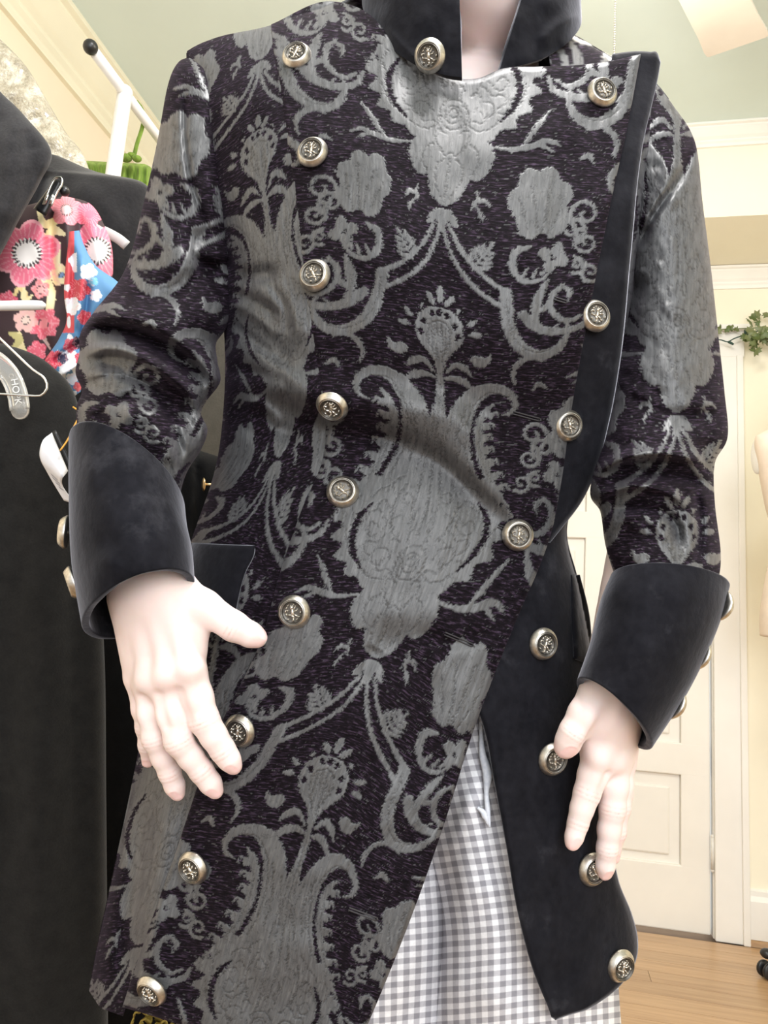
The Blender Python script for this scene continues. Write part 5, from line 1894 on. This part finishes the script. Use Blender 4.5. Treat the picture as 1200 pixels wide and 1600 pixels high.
BL = [(60, 316, 100, 306, 1.10, .008, 0), (20, 328, 140, 318, 1.10, .02, 0), (-20, 352, 162, 350, 1.10, .03, 0), (-45, 400, 176, 396, 1.10, .036, 0), (-50, 470, 172, 470, 1.10, .036, 0), (-50, 540, 150, 545, 1.10, .034, 0), (-50, 600, 120, 590, 1.10, .03, 0), (-50, 680, 110, 660, 1.10, .02, 0)]
blo, (X, Y, P) = hanging('floral_blouse', BL, M['print'], 'dark blouse printed with large pink and cream flowers, left of the sleeve', 'blouse',
                         [([(82, 320), (78, 400), (84, 470)], 8, -.018), ([(100, 315), (108, 400), (112, 470)], 8, .010), ([(122, 325), (130, 400), (128, 470)], 7, -.012), ([(140, 330), (150, 380), (160, 440)], 9, .008), ([(60, 480), (70, 540), (100, 580)], 8, -.008)], nr=230, nc=320, noise=.002, ns=(20, 30))
C = np.tile(srgb((62, 44, 48)), X.shape + (1,))
for pts, w_, c_ in (([(60, 330), (70, 350), (95, 340), (105, 335)], 5, (240, 225, 175)), ([(70, 380), (85, 360), (100, 366)], 6, (245, 232, 185)), ([(75, 400), (70, 430), (80, 460), (74, 500)], 6, (240, 225, 180)),
                    ([(20, 470), (30, 450), (40, 460), (36, 478), (28, 474)], 3, (225, 200, 140)), ([(38, 440), (40, 470), (50, 462)], 3, (235, 220, 170)), ([(30, 520), (36, 550), (48, 566), (60, 560)], 5, (235, 220, 170)),
                    ([(62, 500), (70, 530), (78, 545)], 2.5, (220, 200, 190)), ([(90, 380), (84, 410), (86, 440)], 8, (245, 235, 190)), ([(15, 520), (30, 530), (20, 545)], 5, (200, 190, 130)), ([(150, 352), (160, 362), (176, 360)], 5, (245, 215, 215))):
    vine(C, X, Y, pts, w_, c_)
flower(C, X, Y, 42, 396, 54, (236, 118, 142), 6, .3, (252, 246, 240), .46, (246, 170, 180))
flower(C, X, Y, 152, 392, 46, (236, 122, 146), 6, .9, (250, 244, 238), .5)
flower(C, X, Y, 104, 328, 26, (236, 140, 150), 5, .2, (246, 190, 190), .4)
flower(C, X, Y, 140, 335, 22, (232, 112, 134), 5, 1.2)
flower(C, X, Y, 64, 452, 15, (230, 140, 140), 5, .6, (240, 170, 165), .5)
flower(C, X, Y, 68, 505, 26, (232, 110, 128), 7, .1, (240, 150, 155), .35)
flower(C, X, Y, 40, 500, 20, (238, 190, 180), 6, .8, (245, 215, 200), .4)
flower(C, X, Y, 58, 548, 16, (226, 100, 120), 5, .5); flower(C, X, Y, 12, 470, 16, (226, 96, 120), 5, .1)
flower(C, X, Y, 96, 430, 18, (246, 232, 185), 5, .4, (120, 150, 190), .3); flower(C, X, Y, 8, 560, 18, (214, 120, 130), 5, .2)
set_attr(blo, 'print', C.reshape(-1, 3))

SCF = [(108, 362, 124, 360, 1.03, .006, 0), (106, 385, 132, 384, 1.03, .014, 0), (102, 420, 150, 415, 1.03, .020, 0), (100, 460, 190, 450, 1.03, .024, 0), (104, 500, 160, 490, 1.03, .024, 0), (92, 530, 150, 520, 1.03, .024, 0), (66, 575, 140, 560, 1.03, .024, 0), (96, 600, 130, 590, 1.03, .016, 0), (118, 618, 126, 612, 1.03, .006, 0)]
scf, (X, Y, P) = hanging('floral_scarf', SCF, M['print'], 'blue and red floral scarf twisted over the dark floral blouse', 'scarf',
                         [([(112, 380), (114, 440), (108, 500)], 5, -.014), ([(128, 400), (126, 460), (116, 520)], 5, .010), ([(140, 430), (134, 490), (124, 540)], 5, -.012), ([(80, 570), (110, 545), (140, 530)], 6, -.014), ([(90, 590), (120, 570), (140, 550)], 5, .010)], nr=200, nc=180, noise=.002, ns=(16, 24))
C = np.tile(srgb((88, 138, 182)), X.shape + (1,))
C[(X < 116) & (Y < 520)] = srgb((216, 84, 92))
C[(X < 120) & (Y > 380) & (vnoise(X / 9, Y / 14) > .15)] = srgb((238, 240, 246))
for (x, y, r, c_) in ((138, 425, 14, (240, 246, 252)), (124, 452, 18, (206, 70, 84)), (150, 462, 10, (230, 240, 250)), (112, 478, 15, (246, 248, 252)), (132, 496, 12, (206, 76, 92)), (146, 440, 8, (120, 190, 215)),
                      (84, 562, 16, (204, 60, 84)), (110, 540, 12, (196, 66, 90)), (128, 560, 12, (206, 70, 92)), (98, 560, 9, (60, 62, 90)), (112, 592, 10, (226, 236, 248)), (122, 604, 8, (214, 90, 100)), (104, 575, 7, (240, 240, 250)), (122, 535, 10, (64, 50, 62))):
    flower(C, X, Y, x, y, r, c_, 5, x * .1, None)
set_attr(scf, 'print', C.reshape(-1, 3))

# white tubular hanger bar, black clip hanger, pale hanger end
mb = MB().tube(W(np.array([-160, -80, 0, 52, 66, 71]), np.array([486, 482, 478, 477, 477, 477]), .958), [.0062, .0062, .0062, .0062, .0054, .0022], 16)
o = mb.build('white_hanger', M['rack']); prop(o, 'white tubular hanger bar across the floral blouse', 'hanger')
ch = empty('clip_hanger', W(85, 300, 1.08), 'black clip hanger gripping the top of the floral blouse', 'hanger')
flat_bar(smooth_path([(62, 332), (72, 316), (84, 296), (92, 282)], 12), 12, 7, 1.055, .006, 'clip', M['black_plastic'], ch)
lp = smooth_path([(80, 322), (88, 302), (97, 284), (96, 278), (88, 278), (82, 286), (74, 304), (68, 320)], 24)
mb = MB().tube(W(lp[:, 0], lp[:, 1], np.full(24, 1.048)), .0016, 8); mb.build('wire_spring', M['chrome'], ch)
mb = MB().ball(W(101, 299, 1.06), .007, 12, 8); mb.build('knob', M['black_plastic'], ch)
for xx_ in (70, 78):
    mb = MB().tube(W(np.array([xx_, xx_ + 5]), np.array([319, 304]), 1.047), .0017, 8); mb.build('slot', M['chrome'], ch)
o = flat_bar(smooth_path([(150, 356), (172, 366), (186, 374), (198, 384)], 10), 8, 8, 1.13, .004, 'grey_hanger', plain('grey plastic', (.55, .55, .53), .4), None)
prop(o, 'pale grey hanger end poking out right of the floral blouse', 'hanger')

# yellow ruffle under the coat hem
yr = MB()
t = NT('mustard ruffle'); a = t.noise(60, 4)
t.l(t.ramp(a, [(.3, (.12, .10, .02)), (.55, (.40, .29, .05)), (.8, (.60, .45, .12))]), t.bsdf.inputs['Base Color']); t.setp(Roughness=.8)
yr = empty('mustard_ruffle', W(240, 1640, .80), 'mustard and olive ruffled cloth under the coat hem', 'cloth')
for (x, y, r, a_) in ((218, 1592, 17, .3), (234, 1600, 20, -.2), (250, 1610, 18, .5), (272, 1604, 12, -.3), (226, 1625, 24, .1), (256, 1632, 24, -.4)):
    tt_ = np.linspace(-.2, math.pi + .2, 24)[None, :]
    w2 = np.linspace(0, 1, 12)[:, None]
    rr = r * (.55 + .45 * w2) * (1 + .12 * np.sin(tt_ * 7 + x))
    Xr = x + rr * np.cos(tt_) * math.cos(a_) + w2 * 4
    Yr = y - rr * np.sin(tt_) * 1.3 + w2 * 10
    o = mesh_obj('ruffle', W(Xr, Yr, .80 - .02 * w2 * np.sin(tt_) - .006 * np.sin(tt_ * 9)), grid_faces(12, 24), t.m, yr); solidify(o, .0015, 0)

# ================================================================== right side: dress form, garland
fd = at_z(1320, 1530, 0)
fdep = float((fd - CAM) @ FWD)
M['form'] = plain('beige jersey', (.88, .75, .62), .8, .03, 30)
df = empty('dress_form', (fd[0], fd[1], 0), 'beige dress form on a wheeled stand at the right edge', 'dress form')
k = fdep
o, _g = tube_cloth('torso', [(1285, 560, 1335, 560, k, .02, 0), (1272, 572, 1348, 570, k, .05, 0), (1268, 630, 1352, 628, k, .055, 0), (1240, 655, 1385, 650, k, .07, 0), (1192, 676, 1430, 668, k, .09, 0), (1180, 688, 1440, 680, k, .10, 0), (1184, 725, 1438, 718, k, .12, 4),
                            (1196, 790, 1426, 785, k, .13, 4), (1208, 845, 1412, 842, k, .12, 2), (1196, 905, 1424, 905, k, .135, 0), (1188, 960, 1432, 960, k, .145, 0), (1188, 992, 1432, 994, k, .145, -6)], 120, 80, M['form'], df, cap=True, noise=0)
o.name = 'torso'
mb = MB().ball(W(1184, 712, k), (.012, .035, .055), 18, 12, [RGT, FWD, UPV]); mb.build('arm_plate', M['trim'], df)
pb = W(1312, 985, k)
mb = MB().tube([pb, np.array([fd[0], fd[1], .12])], .014, 16); mb.build('pole', M['chrome'], df)
mb = MB().ball(W(1310, 552, k), (.03, .03, .025), 16, 10); mb.build('neck_cap', M['black_plastic'], df)
cas = at_z(1199, 1530, 0)
base_a = math.atan2(cas[1] - fd[1], cas[0] - fd[0]); rb_ = math.hypot(cas[1] - fd[1], cas[0] - fd[0])
for i in range(4):
    a = base_a + i * math.pi / 2
    r_ = rb_ * (1 if i == 0 else .6)
    e = np.array([fd[0] + r_ * math.cos(a), fd[1] + r_ * math.sin(a), 0])
    c0 = np.array([fd[0], fd[1], .12])
    mb = MB().tube([c0, c0 * .5 + e * .5 + UZ * .055, e + UZ * .065], [.013, .012, .010], 12)
    lg = mb.build('leg', M['chrome'], df)
    mb = MB().ball(e + UZ * .068, (.019, .019, .014), 14, 8); mb.build('leg_cap', M['black_plastic'], lg)
    s_ = np.array([-math.sin(a), math.cos(a), 0])
    mb = MB()
    for q in (-.014, .014):
        mb.add(*lathe([(0, -.006), (.020, -.006), (.023, -.003), (.023, .003), (.020, .006), (0, .006)], e + UZ * .024 + s_ * q, 18, s_))
    mb.build('caster', M['black_plastic'], lg)

# ivy garland and string lights along the top of the casing
t = NT('ivy leaf'); a = t.noise(60, 3); oi = t.n('ShaderNodeObjectInfo').outputs['Random']
c = t.mix(oi, t.ramp(a, [(.3, (.05, .09, .018)), (.7, (.12, .17, .04))]), t.ramp(a, [(.3, (.13, .16, .06)), (.7, (.26, .28, .13))]))
t.l(c, t.bsdf.inputs['Base Color']); t.setp(Roughness=.45); M['ivy'] = t.m
M['wire'] = plain('dark green wire', (.02, .06, .045), .5)
zt = DH + .135
gl = empty('ivy_garland', pt(-.1, -.03, zt), 'artificial ivy garland draped over the top of the door casing', 'garland')
al = [(1, 0), (.62, .22), (.72, .62), (.3, .5), (0, 1.05), (-.3, .5), (-.72, .62), (-.62, .22), (-1, 0), (-.45, -.28), (0, -.12), (.45, -.28)]
n = len(al)
V = [(0, .3, .10)] + [(x * .5, y * .62, -.04 * abs(x) * 3) for x, y in al]
F = [(0, i + 1, (i + 1) % n + 1) for i in range(n)]
V2 = [(x, y, z - .02) for x, y, z in V]
F2 = [(a + n + 1, c + n + 1, b_ + n + 1) for a, b_, c in F]
leaf0 = mesh_obj('ivy_leaf', np.array(V + V2) + root_loc(gl), F + F2, M['ivy'], gl)
random.seed(5)


def put_leaf(p, size, first=[True]):
    o = leaf0 if first[0] else copy_of(leaf0, parent=gl)
    first[0] = False
    o.location = [float(v_) for v_ in (p - root_loc(gl))]
    o.rotation_euler = (math.pi / 2 + random.uniform(-.7, .7), random.uniform(-2.6, 2.6), -ALPHA + random.uniform(-.6, .6))
    o.scale = (size, size, size)


for i in range(34):
    x = random.uniform(1164, 1250); y = random.gauss(524, 9) - (x - 1164) * .04
    put_leaf(on_wall(x, y, .06 + random.uniform(0, .05)), random.uniform(.030, .048))
for (x, y, s_) in ((1183, 494, .045), (1176, 498, .035), (1200, 490, .045), (1121, 518, .036), (1136, 513, .034), (1144, 512, .030), (1125, 514, .032), (1150, 516, .026), (1170, 532, .04), (1178, 536, .04), (1095, 520, .04), (1080, 518, .04), (1060, 522, .04), (1168, 520, .03), (1186, 505, .03)):
    put_leaf(on_wall(x, y, .05), s_)
P = smooth_path([(1020, 524), (1080, 518), (1140, 514), (1200, 512), (1260, 506)], 30)
mb = MB().tube(np.array([on_wall(x, y, .045) for x, y in P]), .0018, 6); mb.build('vine_stem', M['ivy'], gl)
lt = empty('string_lights', pt(-.1, -.05, zt - .02), 'dark green string of fairy lights hanging across the door casing', 'string lights')
P = smooth_path([(1060, 528), (1100, 534), (1126, 531), (1137, 534), (1147, 529), (1166, 523), (1185, 517), (1230, 512)], 50)
mb = MB().tube(np.array([on_wall(x, y, .06) for x, y in P]), .0022, 6); mb.build('cable', M['wire'], lt)
for (x, y, dx, dy) in ((1138, 534, 8, 4), (1165, 523, -1, -8), (1195, 516, 4, 7)):
    a_, b2 = on_wall(x, y, .06), on_wall(x + dx, y + dy, .065)
    mb = MB().tube([a_, (a_ + b2) / 2, b2], [.0045, .005, .0035], 8); mb.build('bulb_socket', M['wire'], lt)
